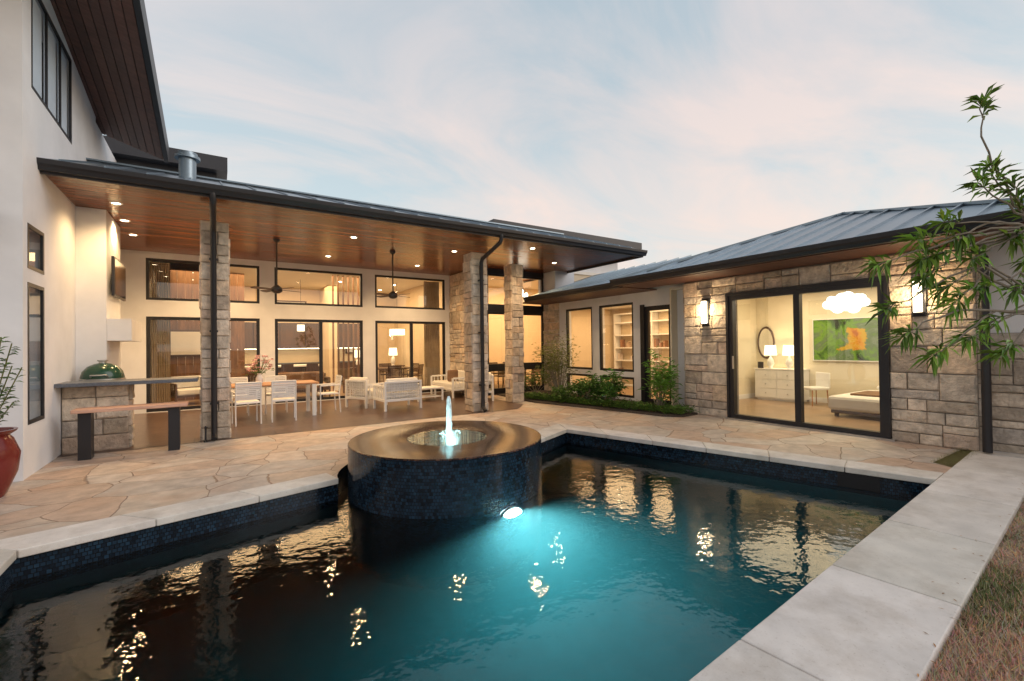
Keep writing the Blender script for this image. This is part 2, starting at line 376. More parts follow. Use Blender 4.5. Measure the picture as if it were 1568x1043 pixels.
# spa
spaE=empty('spa_fountain',(SC.x,SC.y,0))
def circ(r,n=96): return [(SC.x+r*math.cos(2*math.pi*i/n),SC.y+r*math.sin(2*math.pi*i/n)) for i in range(n)]
wallstrip('spa_wall',circ(SR),-.42,.352,m_mosaic,spaE); wallstrip('spa_footing',circ(SR),PZ,-.42,m_mosaic,spaE)
mb=MB(); IR=.50
mb.lathe((SC.x,SC.y,0),[(SR-.001,.350),(SR-.001,.362),(SR-.008,.369),(SR-.06,.368),(IR+.02,.360),(IR,.352),(IR,-.2)],96)
mb.obj('spa_rim',spaE,m_spa,smooth=True)
mb=MB(); mb.lathe((SC.x,SC.y,0),[(0,-.15),(IR,-.15)],48); 
m_basin=M('pale_basin',(.35,.55,.55),.6); mb.obj('spa_basin_floor',spaE,m_basin,recalc=False)
mb=MB(); mb.lathe((SC.x,SC.y,0),[(0,.358),(.25,.359),(IR,.358)],48); m_spw=thinwater('spa_water_surface',.02,(.8,.97,.97)); mb.obj('spa_water',spaE,m_spw,recalc=False,smooth=True)
m_lens=EM('pool_light_lens',(.75,1,1),36)
mb=MB(); mb.lathe((SC.x-.17,SC.y-.12,-.14),[(0,.01),(.08,.01),(.09,0)],20); mb.obj('spa_light_lens',spaE,m_lens)
light('POINT','spa_lamp',(SC.x-.15,SC.y-.1,.06),70,(.55,1,.98),spaE,shadow_soft_size=.10)
mj,t,b,o=nt('falling_water'); b.inputs['Base Color'].default_value=(.9,.95,1,1);b.inputs['Roughness'].default_value=.15
tr=N(t,'ShaderNodeBsdfTransparent');mx=N(t,'ShaderNodeMixShader');nn=noise(t,25,mapping(t,pos(t),(1,1,.3)),4)
t.links.new(ramp(t,nn.outputs[0],[(.35,(.25,)*3),(.65,(.8,)*3)]),mx.inputs[0]);t.links.new(tr.outputs[0],mx.inputs[1]);t.links.new(b.outputs[0],mx.inputs[2]);t.links.new(mx.outputs[0],t.nodes['Material Output'].inputs[0])
mb=MB(); J=(SC.x+.05,SC.y+.05)
mb.tube([(J[0]+U(-.004,.004),J[1]+U(-.004,.004),.35+i*.052) for i in range(11)],[.055,.042,.038,.04,.036,.038,.035,.036,.033,.03,.014],12)
for i in range(50):
    a=U(0,6.28);r=U(.03,.16); mb.sph((J[0]+r*math.cos(a),J[1]+r*math.sin(a),.365+U(0,.05)),U(.004,.011),6)
mb.obj('water_jet',spaE,mj,smooth=True)
la=math.atan2(4.17-SC.y,2.66-SC.x); ld=Vector((math.cos(la),math.sin(la)))
lp3=Vector((SC.x+ld.x*(SR+.02),SC.y+ld.y*(SR+.02),-.36))
plE=empty('pool_light',lp3)
mb=MB(); mb.M=Matrix.Translation(lp3)@Vector((ld.x,ld.y,0)).to_track_quat('Z','Y').to_matrix().to_4x4()
mb.lathe((0,0,0),[(0,.05),(.06,.045),(.11,.02),(.12,0)],24); mb.obj('lens',plE,m_lens)
mb2=MB(); mb2.M=mb.M; mb2.lathe((0,0,0),[(.12,0),(.12,.02),(.14,.02),(.145,-.01)],24); mb2.obj('trim_ring',plE,m_steel)
light('AREA','pool_lamp',lp3+Vector((ld.x*.065,ld.y*.065,0)),170,(.45,.97,1),plE,shape='DISK',size=.18,dir=(ld.x,ld.y,-.25))
# ------------------------------------------------------------------ house
H=empty('modern_stone_house')
STC=[(1,.98,.95),(1.12,1.08,1.02),(.86,.82,.77),(1.03,.91,.78),(.95,.95,.97),(1.25,1.2,1.14),(.74,.70,.66),(1.05,.94,.88)]
def ashlar(mb,o,u,nrm,w,h):
    o=Vector(o);u=Vector(u);nrm=Vector(nrm);z=Vector((0,0,1))
    def blk(x,y,w_,h_):
        g=.006; t_=U(.03,.065);ch=.012
        base=random.choice(STC);k=U(.9,1.08)
        def P(a,b_,d): return o+u*a+z*b_+nrm*d
        x0,x1,y0,y1=x+g,x+w_-g,y+g,y+h_-g
        j=lambda:U(0,.012)
        nx=max(1,round((x1-x0)/.11)); ny=max(1,round((y1-y0)/.11))
        vs=[];idx={}
        for a in range(nx+1):
            for c_ in range(ny+1):
                ex=a in(0,nx);ey=c_ in(0,ny)
                px=x0+(x1-x0)*a/nx+(0 if ex else U(-.02,.02)); py=y0+(y1-y0)*c_/ny+(0 if ey else U(-.02,.02))
                if a==0:px+=ch+j()
                if a==nx:px-=ch+j()
                if c_==0:py+=ch+j()
                if c_==ny:py-=ch+j()
                idx[(a,c_)]=len(vs); vs.append(P(px,py,t_+U(-.009,.009)))
        fs=[(idx[(a,c_)],idx[(a+1,c_)],idx[(a+1,c_+1)],idx[(a,c_+1)]) for a in range(nx) for c_ in range(ny)]
        ring=[(a,0) for a in range(nx)]+[(nx,c_) for c_ in range(ny)]+[(a,ny) for a in range(nx,0,-1)]+[(0,c_) for c_ in range(ny,0,-1)]
        rb_=[]
        for (a,c_) in ring:
            px=x0+(x1-x0)*a/nx;py=y0+(y1-y0)*c_/ny; rb_.append(len(vs)); vs.append(P(px,py,t_-ch)); vs.append(P(px,py,0))
        n=len(ring)
        for i in range(n):
            k1=(i+1)%n
            fs.append((rb_[i],rb_[k1],idx[ring[k1]],idx[ring[i]])); fs.append((rb_[i]+1,rb_[k1]+1,rb_[k1],rb_[i]))
        mb.add(vs,fs,tuple(c*k for c in base))
    y=0
    while y<h-1e-3:
        ch_=U(.24,.42)
        if h-y-ch_<.2: ch_=h-y
        x=0
        while x<w-1e-3:
            cw=U(.26,.62)
            if w-x-cw<.2: cw=w-x
            r=R()
            if ch_<.27 or (r<.2 and ch_<.42): blk(x,y,cw,ch_)
            else:
                s=ch_*random.choice([.35,.5,.65])
                for yy,hh in((y,s),(y+s,ch_-s)):
                    if R()<.4 and cw>.42:
                        q=cw*U(.35,.65); blk(x,yy,q,hh); blk(x+q,yy,cw-q,hh)
                    else: blk(x,yy,cw,hh)
            x+=cw
        y+=ch_
def wallbox(mb,ax,a0,a1,z0,z1,c0,c1,ops):
    A_=sorted(set([a0,a1]+[v for o in ops for v in(o[0],o[1]) if a0<v<a1]))
    for i in range(len(A_)-1):
        p,q=A_[i],A_[i+1];m=(p+q)/2
        os_=sorted([(o[2],o[3]) for o in ops if o[0]<m<o[1]])
        z=z0
        for s,e in os_+[(z1,z1)]:
            if s-z>1e-4:
                if ax=='x': mb.box((p,c0,z),(q,c1,s))
                else: mb.box((c0,p,z),(c1,q,s))
            z=max(z,e)
fr=MB();gl=MB();gl2=MB();gl3=MB()
def win(ax,a0,a1,z0,z1,c,mull=(),trans=(),fw=.06,th=.07,g=True,gm=None):
    gm=gm or gl
    def bx(p,q,s,e,d=0):
        if ax=='x': fr.box((p,c-th/2+d,s),(q,c+th/2-d,e))
        else: fr.box((c-th/2+d,p,s),(c+th/2-d,q,e))
    bx(a0,a0+fw,z0,z1);bx(a1-fw,a1,z0,z1);bx(a0+fw,a1-fw,z0,z0+fw);bx(a0+fw,a1-fw,z1-fw,z1)
    for m_ in mull: bx(m_-fw*.6,m_+fw*.6,z0+fw,z1-fw,.003)
    for zt in trans: bx(a0+fw,a1-fw,zt-fw/2,zt+fw/2,.006)
    if g:
        if ax=='x': gm.add([(a0+.01,c,z0+.01),(a1-.01,c,z0+.01),(a1-.01,c,z1-.01),(a0+.01,c,z1-.01)],[(0,1,2,3)])
        else: gm.add([(c,a0+.01,z0+.01),(c,a1-.01,z0+.01),(c,a1-.01,z1-.01),(c,a0+.01,z1-.01)],[(0,1,2,3)])
st=MB();sto=MB();mor=MB();dk=MB();fa=MB();inn=MB()
LX=-1.9
ops=[(7.80,8.43,.63,2.36),(7.80,8.43,2.53,3.08),(7.95,9.85,4.8,6.15)]
wallbox(st,'y',7.64,11.6,0,6.5,LX,LX-.25,ops); st.box((LX,11.6,0),(LX-.25,16,5.9))
win('y',7.80,8.43,.63,2.36,LX-.01,th=.03,fw=.045,gm=gl2);win('y',7.80,8.43,2.53,3.08,LX-.01,th=.03,fw=.045,gm=gl2);win('y',7.95,9.85,4.8,6.15,LX-.01,(8.6,9.25),th=.026,fw=.045,gm=gl3)
sh=MB()
for a,b_ in((8.0,8.56),(8.64,9.21),(9.29,9.80)): sh.box((LX-.05,a,4.86),(LX-.045,b_,6.1))
sh.obj('pale_window_backing',H,m_backing)  # pale panels added behind upper glass so the dark windows look light blue
ops=[(-3.1,-2.07,.63,2.36),(-3.1,-2.07,2.6,3.3),(-3.1,-2.07,4.9,6.3)]
wallbox(st,'x',-8,LX-.25,0,6.9,7.64,7.89,ops)
for o_ in ops: win('x',o_[0],o_[1],o_[2],o_[3],7.72,gm=gl2)
mdi=M('dim_interior',(.25,.25,.26),.8)
di=MB(); di.box((-3.4,7.95,.05),(-3.35,16,6.4)); di.box((-8,9.5,.05),(-3.4,9.55,6.4)); di.obj('dim_partition',H,mdi)
fa.box((-2.8,7.0,2.95),(LX-.22,7.6,3.15))
def szi(y): return 6.25-.14*(y-9.75)
YA,YB=3.5,12.2
ur=MB()
def quadslab(mb,pts,th,col=None):
    n=len(pts)
    mb.add([tuple(p) for p in pts]+[(p[0],p[1],p[2]+th) for p in pts],[tuple(range(n-1,-1,-1)),tuple(range(n,2*n))]+[(i,(i+1)%n,n+(i+1)%n,n+i) for i in range(n)],col)
nb=9
for i in range(nb):
    xa=-2.1+(1.2)*i/nb; xb=-2.1+1.2*(i+1)/nb-.012
    za=-.33*(xa+1.9);zb=-.33*(xb+1.9); g=U(.7,1.25)
    quadslab(ur,[(xa,YA,szi(YA)+za),(xb,YA,szi(YA)+zb),(xb,YB,szi(YB)+zb),(xa,YB,szi(YB)+za)],.02,(g,g,g))
ur.obj('upper_soffit',H,m_dwood)
quadslab(fa,[(-2.1,YA,szi(YA)+.066+.025),(-.9,YA,szi(YA)-.33+.025),(-.9,YB,szi(YB)-.33+.025),(-2.1,YB,szi(YB)+.066+.025)],.26)
quadslab(fa,[(-8,YA,szi(YA)+.10),(-2.101,YA,szi(YA)+.10),(-2.101,YB,szi(YB)+.10),(-8,YB,szi(YB)+.10)],.26)
quadslab(fa,[(-.899,YA,szi(YA)-.36),(-.82,YA,szi(YA)-.36),(-.82,YB+.03,szi(YB)-.36),(-.899,YB+.03,szi(YB)-.36)],.36)
st.box((-2.1,14.3,3.9),(-.1,18,5.72)); fa.prism([(-2.4,13.5),(.28,13.5),(.28,18.4),(-2.4,18.4)],6.0,6.35); fa.prism([(-2.4,13.8),(.05,13.8),(.05,18.2),(-2.4,18.2)],5.722,5.998)
# patio back wall
BY=13.9
bays=[(-1.39,1.0),(1.36,3.72),(4.09,6.42)]
ops=[(a,b_,.02,2.32) for a,b_ in bays]+[(a,b_,2.72,3.73) for a,b_ in bays]
wallbox(st,'x',LX-.05,6.6,0,4.4,BY,BY+.2,ops)
for a,b_ in bays:
    win('x',a,b_,.02,2.32,BY+.06,((a+b_)/2,),fw=.075); win('x',a,b_,2.72,3.73,BY+.06)
st.box((LX+.001,10.05,0),(-1.52,11.4,3.87)); st.box((-1.518,10.08,1.68),(-1.2,11.35,2.05))
# stone side wall + dining glass wall
mor.box((6.62,12.0,0),(6.9,14.1,4.3)); ashlar(sto,(6.62,14.0,0),(0,-1,0),(-1,0,0),1.98,3.87)
ashlar(sto,(6.62,12.0,0),(1,0,0),(0,-1,0),.26,3.87)
for (s,e) in((.12,.8),(.88,2.55),(2.72,3.73)):
    win('x',6.92,8.0,s,e,12.05,fw=.07); win('x',8.05,9.1,s,e,12.05,fw=.07)
for s,e in((0,.12),(.8,.88),(2.55,2.72),(3.73,4.3)): fr.box((6.9,12.0,s),(9.1,12.12,e))
fr.box((8.0,12.0,.12),(8.05,12.12,3.73))
# link wall
KX=9.1
ops=[(9.72,10.89,.78,2.6),(9.72,10.89,.1,.64),(8.18,9.44,.78,2.6),(8.18,9.44,.1,.64),(6.98,7.82,.02,2.45)]
wallbox(st,'y',6.3,12.1,0,2.95,KX,KX+.22,ops)
for o_ in ops[:4]: win('y',o_[0],o_[1],o_[2],o_[3],KX+.05)
win('y',6.98,7.82,.02,2.45,KX+.05,fw=.11)
dk.box((KX-.04,7.80,.02),(KX+.12,7.92,2.5)); 
ashlar(sto,(KX,12.0,0),(0,-1,0),(-1,0,0),.8,2.9)
st.box((KX,12.12,2.9),(KX+.2,12.3,4.94)); st.box((8.2,12.9,4.12),(13.5,18,4.94)); st.box((6.9,12.13,4.11),(9.1,12.3,4.94))
# bedroom wall
BX=8.6
dops=[(2.71,5.23,.02,2.44)]
wallbox(mor,'y',1.72,6.28,0,2.9,BX+.03,BX+.28,dops)
def ash_y(y1,y0,z0,z1): ashlar(sto,(BX+.03,y1,z0),(0,-1,0),(-1,0,0),y1-y0,z1-z0)
ash_y(6.28,5.27,0,2.50);ash_y(2.67,1.72,0,2.50);ash_y(6.28,1.72,2.50,2.82)
ashlar(sto,(BX+.03,6.28,0),(1,0,0),(0,1,0),.5,2.8); ashlar(sto,(BX+.03,1.72,0),(1,0,0),(0,-1,0),.3,2.8)
win('y',2.71,5.23,.02,2.44,BX+.02,(3.97,),fw=.085,th=.12)
fr.box((BX-.06,2.66,2.44),(BX+.08,5.28,2.50));fr.box((BX-.06,2.66,.02),(BX+.08,2.709,2.44));fr.box((BX-.06,5.231,.02),(BX+.08,5.28,2.44))
lc=MB(); lc.box((BX-.1,2.6,.0),(BX-.02,5.35,.03)); lc.box((BX-.075,5.12,1.0),(BX-.06,5.15,1.25)); lc.obj('door_threshold_and_handle',H,m_steel)
# right recessed wall
mor.box((8.86,-4,0),(9.1,1.72,1.6)); ashlar(sto,(8.86,1.70,0),(0,-1,0),(-1,0,0),4.5,1.6)
wallbox(st,'y',-4,1.72,1.6,2.95,8.85,9.1,[(.2,1.2,1.75,2.55)]); win('y',.2,1.2,1.75,2.55,8.9)
# room shells
cp=MB()
inn.box((-1.9,20,0),(6.9,20.2,3.9)); inn.box((-2.1,14.1,0),(-1.9,20,3.9)); inn.box((6.75,14.1,0),(6.9,20,3.9)); cp.box((-2.1,14.1,3.9),(6.9,20.2,4.0))
inn.box((6.9,16.5,0),(13.2,16.6,4.9)); cp.box((6.9,12.15,4.0),(13.4,16.6,4.1)); inn.box((13.2,12.1,0),(13.4,16.6,4.0)); inn.box((9.3,12.2,0),(13.2,12.3,4.0))
inn.box((12.6,6.9,0),(12.8,12.2,2.9)); cp.box((9.3,6.9,2.8),(12.8,12.2,2.88)); inn.box((9.32,6.87,0),(12.6,6.9,2.8))
inn.box((3.6,18.2,0),(3.9,20,3.9))
inn.obj('interior_walls',H,m_cream)
i2=MB(); i2.box((12.5,1.0,0),(12.58,6.83,2.8)); cp.box((8.88,1.0,2.76),(12.6,6.83,2.82)); i2.box((8.9,.95,0),(12.6,1.0,2.8)); i2.box((8.88,6.83,0),(12.6,6.868,2.8)); i2.obj('bedroom_walls',H,m_cream2); cp.obj('interior_ceilings',H,m_ceilp)
pn=MB()
for i in range(14):
    g=U(.6,1.35); x=-1.88+i*.19; pn.box((x,16.6,.01),(x+.183,16.65,3.88),(g,g,g))
for i in range(7):
    g=U(.6,1.35); x=3.2+i*.16; pn.box((x,15.6+.0,.01),(x+.05,15.66,3.88),(g,g,g))
pn.obj('wood_panelling',H,m_panel)
fl=MB(); fl.box((-1.9,14.1,-.02),(6.75,20,.008)); fl.box((6.9,12.12,-.02),(13.2,16.5,.009)); fl.box((9.32,6.9,-.02),(12.6,12.2,.008)); fl.box((8.88,1.0,-.02),(12.5,6.83,.010)); fl.obj('interior_floors',H,m_floor_in)
bb=MB(); bb.box((12.48,1.0,.01),(12.499,6.82,.13)); bb.box((9.3,6.81,.01),(12.48,6.829,.13)); bb.obj('baseboards',H,m_white)
# patio roof
EY=8.3; RX0,RX1=-1.9,9.6; CZ=3.88
cb_=MB(); y=EY+.02
while y<BY-.01:
    x=RX0+.0; wd=.135
    while x<RX1:
        L=U(2,4); x2=min(x+L,RX1); g=U(.55,1.4)
        cb_.box((x+.002,y,CZ),(x2-.002,min(y+wd-.012,BY),CZ+.02),(g,g*U(.92,1.03),g*U(.85,1.0))); x=x2
    y+=wd
cb_.obj('patio_ceiling_boards',H,m_wood)
fa.box((RX0,EY+.0,CZ+.022),(RX1,BY,CZ+.06))
fa.box((RX0-.02,EY-.03,3.83),(RX1,EY,4.02))
fa.box((RX1,EY-.03,3.83),(RX1+.03,BY,4.02))
def gutter(mb,p0,p1,nrm,z,s=.13):
    p0=Vector(p0);p1=Vector(p1);nrm=Vector(nrm)
    prof=[(0,0),(.6,0),(.75,.35),(.95,.55),(1,.9),(1,1),(.92,1),(.9,.93),(0,.93)]
    n=len(prof);vs=[]
    for p in(p0,p1):
        for a,b_ in prof: vs.append((p[0]+nrm[0]*a*s,p[1]+nrm[1]*a*s,z+b_*s*1.05))
    mb.add(vs,[(i,(i+1)%n,n+(i+1)%n,n+i) for i in range(n)]+[tuple(range(n-1,-1,-1)),tuple(range(n,2*n))])
gu=MB()
gutter(gu,(RX0-.05,EY-.03),(RX1+.05,EY-.03),(0,-1),3.86)
rf=MB()
def roofquad(pts,th=.03): quadslab(rf,pts,th)
SL=.315
roofquad([(RX0,EY-.1,3.98),(RX1+.1,EY-.1,3.98),(RX1-.6,10.9,3.98+SL*2.8),(RX0,10.9,3.98+SL*2.8)])
roofquad([(RX0,10.9,3.98+SL*2.8),(RX1-.6,10.9,3.98+SL*2.8),(RX1-.6,14.2,4.3),(RX0,14.2,4.3)])
x=RX0+.2
while x<RX1-.1:
    rf.add([(x-.01,EY-.1,4.01),(x+.01,EY-.1,4.01),(x+.01,EY-.1,4.035),(x-.01,EY-.1,4.035),(x-.01,10.9,4.01+SL*2.8),(x+.01,10.9,4.01+SL*2.8),(x+.01,10.9,4.035+SL*2.8),(x-.01,10.9,4.035+SL*2.8)],
      [(0,1,2,3),(4,7,6,5),(0,4,5,1),(1,5,6,2),(2,6,7,3),(3,7,4,0)]); x+=.45
rf.box((RX0,10.8,4.02+SL*2.8),(RX1-.6,11.0,4.05+SL*2.8))
fa.prism([(7.2,12.0),(13.9,12.0),(13.9,17),(7.2,17)],5.18,5.42); fa.prism([(7.5,12.3),(13.6,12.3),(13.6,17),(7.5,17)],4.95,5.178)
ez=2.97
AP=(11.7,4.4,4.33);c1=(7.7,.4,ez);c2=(7.7,7.45,ez);c3=(15.7,.4,ez);c4=(15.7,7.45,ez)
def tri(a,b_,c): rf.add([a,b_,c,(a[0],a[1],a[2]-.03),(b_[0],b_[1],b_[2]-.03),(c[0],c[1],c[2]-.03)],[(0,1,2),(3,5,4),(0,3,4,1),(1,4,5,2),(2,5,3,0)])
tri(c1,AP,c2);tri(c2,AP,c4);tri(c1,c3,AP);tri(c3,c4,AP)
def rib(p,q,h=.04,w_=.014):
    p=Vector(p);q=Vector(q);d=(q-p).normalized();s=d.cross(Vector((0,0,1))).normalized()*w_;u=Vector((0,0,h))
    rf.add([p-s,p+s,p+s+u,p-s+u,q-s,q+s,q+s+u,q-s+u],[(0,1,2,3),(4,7,6,5),(0,4,5,1),(1,5,6,2),(2,6,7,3),(3,7,4,0)])
y=.7
while y<7.4:
    k=(y-.4)/4.0 if y<4.4 else (7.45-y)/3.05
    k=min(k,1); rib((7.7,y,ez),(7.7+4*k,y,ez+1.36*k)); y+=.42
rib(c1,AP,.05,.04);rib(c2,AP,.05,.04)
LEX=7.95
quadslab(rf,[(LEX,6.6,ez-.02),(LEX,11.3,ez-.02),(11.4,11.3,4.0),(11.4,6.6,4.0)],-.03)
y=6.8
while y<11.3: rib((LEX,y,ez-.02),(11.4,y,4.0)); y+=.42
quadslab(rf,[(LEX,11.3,ez-.02),(8.6,12.0,ez+.15),(11.4,12.0,4.0),(11.4,11.3,4.0)],-.03)
st.box((9.1,11.4,2.96),(9.9,12.12,4.3))
fa.box((7.71,.42,2.86),(7.74,7.43,2.965)); fa.box((LEX,7.45,2.83),(LEX+.03,11.3,2.93))
gutter(gu,(7.71,.2),(7.71,7.5),(-1,0),2.85); gutter(gu,(LEX,7.5),(LEX,11.35),(-1,0),2.83)
sf=MB(); 
for i in range(7):
    g=U(.8,1.2); sf.box((7.74+i*.13,.42,2.84),(7.74+i*.13+.124,7.4,2.858),(g,g,g))
for i in range(8):
    g=U(.8,1.2); sf.box((LEX+.03+i*.14,7.401,2.825),(LEX+.03+i*.14+.134,11.9,2.843),(g,g,g))
sf.obj('eave_soffit_boards',H,m_dwood)
rf.obj('metal_roof',H,m_metal); gu.obj('gutters',H,m_dark); fa.obj('fascia',H,m_fascia)
vp=MB(); vp.tube([(-.40,9.9,4.3),(-.40,9.9,4.90)],.13,20); vp.tube([(-.40,9.9,4.90),(-.40,9.9,4.95)],.19,20); vp.tube([(-.40,9.9,4.96),(-.40,9.9,5.01)],.15,20); vp.obj('roof_vent',H,m_metal,smooth=True)
def column(x,y,s,top=3.67):
    mor.box((x-s/2+.03,y-s/2+.03,0),(x+s/2-.03,y+s/2-.03,top))
    h=s/2-.03
    for o,u,n_ in(((x-h-.03,y-h,0),(1,0,0),(0,-1,0)),((x+h,y-h-.03,0),(0,1,0),(1,0,0)),((x+h+.03,y+h,0),(-1,0,0),(0,1,0)),((x-h,y+h+.03,0),(0,-1,0),(-1,0,0))):
        ashlar_col(sto,o,u,n_,2*h+.06,top)
    fa.box((x-s/2-.03,y-s/2-.03,top+.002),(x+s/2+.03,y+s/2+.03,CZ))
def ashlar_col(mb,o,u,n_,w,h):
    o=Vector(o);u=Vector(u);n_=Vector(n_);z=0
    while z<h-.01:
        hh=U(.12,.30)
        if h-z-hh<.12: hh=h-z
        parts=[(0,w)]
        if R()<.6: q=w*U(.35,.65); parts=[(0,q),(q,w-q)]
        for a,b_ in parts:
            base=random.choice(STC);k=U(.92,1.1)*1.02; t_=U(.028,.06); g=.005;ch=.012
            def P(x_,z_,d): return o+u*x_+Vector((0,0,z_))+n_*d
            x0,x1,y0,y1=a+g,a+b_-g,z+g,z+hh-g
            vs=[P(x0,y0,-.02),P(x1,y0,-.02),P(x1,y1,-.02),P(x0,y1,-.02),P(x0,y0,t_-ch),P(x1,y0,t_-ch),P(x1,y1,t_-ch),P(x0,y1,t_-ch),P(x0+ch,y0+ch,t_),P(x1-ch,y0+ch,t_),P(x1-ch,y1-ch,t_),P(x0+ch,y1-ch,t_)]
            mb.add(vs,[(0,1,5,4),(1,2,6,5),(2,3,7,6),(3,0,4,7),(4,5,9,8),(5,6,10,9),(6,7,11,10),(7,4,8,11),(8,9,10,11)],tuple(c*k*.97 for c in base))
        z+=hh
column(.0,9.33,.40);column(5.12,9.4,.40);column(6.72,10.2,.36)
ds=MB()
def spout(x,y0,y1,ztop): ds.tube([(x,y0,ztop),(x,y0,ztop-.10),(x,y0+.05,ztop-.16),(x,y1-.05,ztop-.38),(x,y1,ztop-.46),(x,y1,.12),(x,y1-.1,.04)],.045,12)
spout(-.02,8.22,9.03,3.88);spout(5.12,8.22,9.10,3.88)
ds.tube([(7.66,1.62,2.86),(7.66,1.62,2.78),(8.5,1.62,2.6),(8.5,1.62,.03)],.05,12)
for x,y in((-.02,9.03),(5.12,9.1)):
    for z in(.6,1.8,3.0): ds.box((x-.06,y-.01,z),(x+.06,y+.09,z+.03))
ds.obj('downspouts',H,m_dark,smooth=True)
st.obj('stucco_walls',H,m_stucco); sto.obj('stone_veneer',H,m_stone); mor.obj('mortar_core',H,m_mortar); dk.obj('door_jamb',H,m_dark)
fr.obj('window_frames',H,m_dark); gl.obj('window_glass_panes',H,m_glass,recalc=False); gl2.obj('tinted_glass_panes',H,m_glass2,recalc=False); gl3.obj('upper_glass_panes',H,m_glass3,recalc=False)
rl=MB();rb=MB()
cans=[(-1.32,9.55),(-1.37,10.75),(-1.4,12.0),(.1,10.6),(.1,12.8),(2.5,10.0),(2.45,12.4),(5.0,10.25),(4.95,12.6),(6.5,9.0),(8.2,10.3)]
for x,y in cans:
    rl.lathe((x,y,CZ-.004),[(0,0),(.055,0)],20); rb.lathe((x,y,CZ-.006),[(.055,.004),(.057,-.004),(.08,-.004),(.085,.006)],20)
    light('SPOT','downlight',(x,y,CZ-.03),(250 if y>12.1 else 150) if x>-1 else 125,(1,.64,.30),H,spot_size=math.radians(145),spot_blend=.9,shadow_soft_size=.05,dir=(0,0,-1))
for x in(-.6,1.6,3.8,5.8):
    for y in(15.2,17.2,19): rl.lathe((x,y,3.895),[(0,0),(.06,0)],16)
for x,y in((10.4,8),(10.4,10),(8,13.6),(10,13.6)): rl.lathe((x,y,2.795 if y<12 else 3.995),[(0,0),(.06,0)],16)
rl.obj('downlight_lenses',H,m_bulb,recalc=False); rb.obj('downlight_trims',H,m_white,recalc=False)
def area(name,loc,sx,sy,p,col=WARM): 
    return light('AREA',name,loc,p,col,H,shape='RECTANGLE',size=sx,size_y=sy,dir=(0,0,-1))
area('living_room_lights',(2.4,16.7,3.85),7,4.5,640)
area('dining_room_lights',(10,14.2,3.95),4,3,380)
area('hall_lights',(10.9,9.5,2.75),2.2,4,165)
area('bedroom_lights',(10.8,4,2.72),2.5,4,135,(1,.78,.48))
# ------------------------------------------------------------------ objects
def sconce(y):
    e=empty('wall_sconce',(BX-.03,y,2.15)); b1=MB(); b1.box((BX-.05,y-.08,1.86),(BX-.015,y+.08,2.44)); b1.box((BX-.15,y-.06,1.9),(BX-.05,y+.06,1.92)); b1.box((BX-.15,y-.06,2.38),(BX-.05,y+.06,2.40)); b1.obj('bracket',e,m_dark)
    b2=MB(); b2.box((BX-.135,y-.045,1.92),(BX-.055,y+.045,2.38)); b2.obj('diffuser',e,m_tube,bevel=.01)
    light('POINT','sconce_lamp',(BX-.24,y,2.15),18,(1,.70,.38),e,shadow_soft_size=.03)
sconce(5.73);sconce(2.30)
e=empty('television',(-1.5,10.7,2.9)); b1=MB(); b1.box((-1.47,10.15,2.45),(-1.43,11.3,3.12)); b1.obj('bezel',e,m_dark,bevel=.005); b1=MB(); b1.box((-1.43,10.18,2.48),(-1.425,11.27,3.09)); b1.obj('screen',e,m_black); b1=MB();b1.box((-1.52,10.5,2.6),(-1.47,10.9,2.9));b1.obj('bracket',e,m_dark)
e=empty('outdoor_kitchen_counter',(-1.2,9.3,0)); b1=MB(); b1.box((LX+.002,8.85,1.0),(-.24,9.5,1.055)); b1.box((LX+.002,9.5,.94),(-1.25,10.04,.99)); b1.obj('granite_top',e,m_granite,bevel=.006)
b1=MB(); b1.box((LX+.003,9.22,.0),(-1.14,9.48,1.0)); b1.box((LX+.003,9.48,0),(-1.28,10.03,.94)); b1.obj('core',e,m_mortar)
b1=MB(); ashlar(b1,(LX+.01,9.22,0),(1,0,0),(0,-1,0),.76,.99); ashlar(b1,(-1.14,9.22,0),(0,1,0),(1,0,0),.26,.99); b1.obj('stone_face',e,m_stone)
GZ=.83
e=empty('kamado_grill',(-1.5,9.72,GZ)); b1=MB(); b1.lathe((-1.52,9.74,GZ),[(.12,0),(.2,.02),(.255,.10),(.272,.19),(.27,.21)],32); b1.obj('base_bowl',e,m_green,smooth=True)
b1=MB(); b1.lathe((-1.52,9.74,GZ),[(.27,.235),(.272,.26),(.25,.35),(.19,.43),(.10,.475),(.05,.485)],32); b1.obj('dome_lid',e,m_green,smooth=True)
b1=MB(); b1.lathe((-1.52,9.74,GZ),[(.268,.205),(.282,.207),(.282,.24),(.268,.242)],32); b1.lathe((-1.52,9.74,GZ),[(.05,.47),(.05,.51),(.07,.52),(.07,.535),(0,.54)],20); b1.tube([(-1.62,9.47,GZ+.27),(-1.62,9.42,GZ+.30),(-1.42,9.42,GZ+.30),(-1.42,9.47,GZ+.27)],.012); b1.obj('bands_and_cap',e,m_steel,smooth=True)
e=empty('cedar_slab_table',(-1.0,8.65,0)); b1=MB(); b1.box((-1.66,8.48,.655),(-.36,8.82,.705)); b1.obj('slab_top',e,m_cedar,bevel=.008)
b1=MB(); b1.box((-1.60,8.55,0),(-1.46,8.75,.652)); b1.box((-.60,8.55,0),(-.46,8.75,.652)); b1.obj('steel_legs',e,m_dark,bevel=.004)
e=empty('hose_bib',(-.12,9.02,0)); b1=MB(); b1.tube([(-.14,8.98,.0),(-.14,8.98,.22),(-.14,8.92,.26),(-.14,8.88,.22)],.014,8); b1.lathe((-.14,8.98,.23),[(0,0),(.03,0),(.03,.012),(0,.014)],12); b1.lathe((-.14,8.98,0),[(.03,0),(.03,.02),(.014,.03)],12); b1.obj('spigot',e,m_dark,smooth=True)
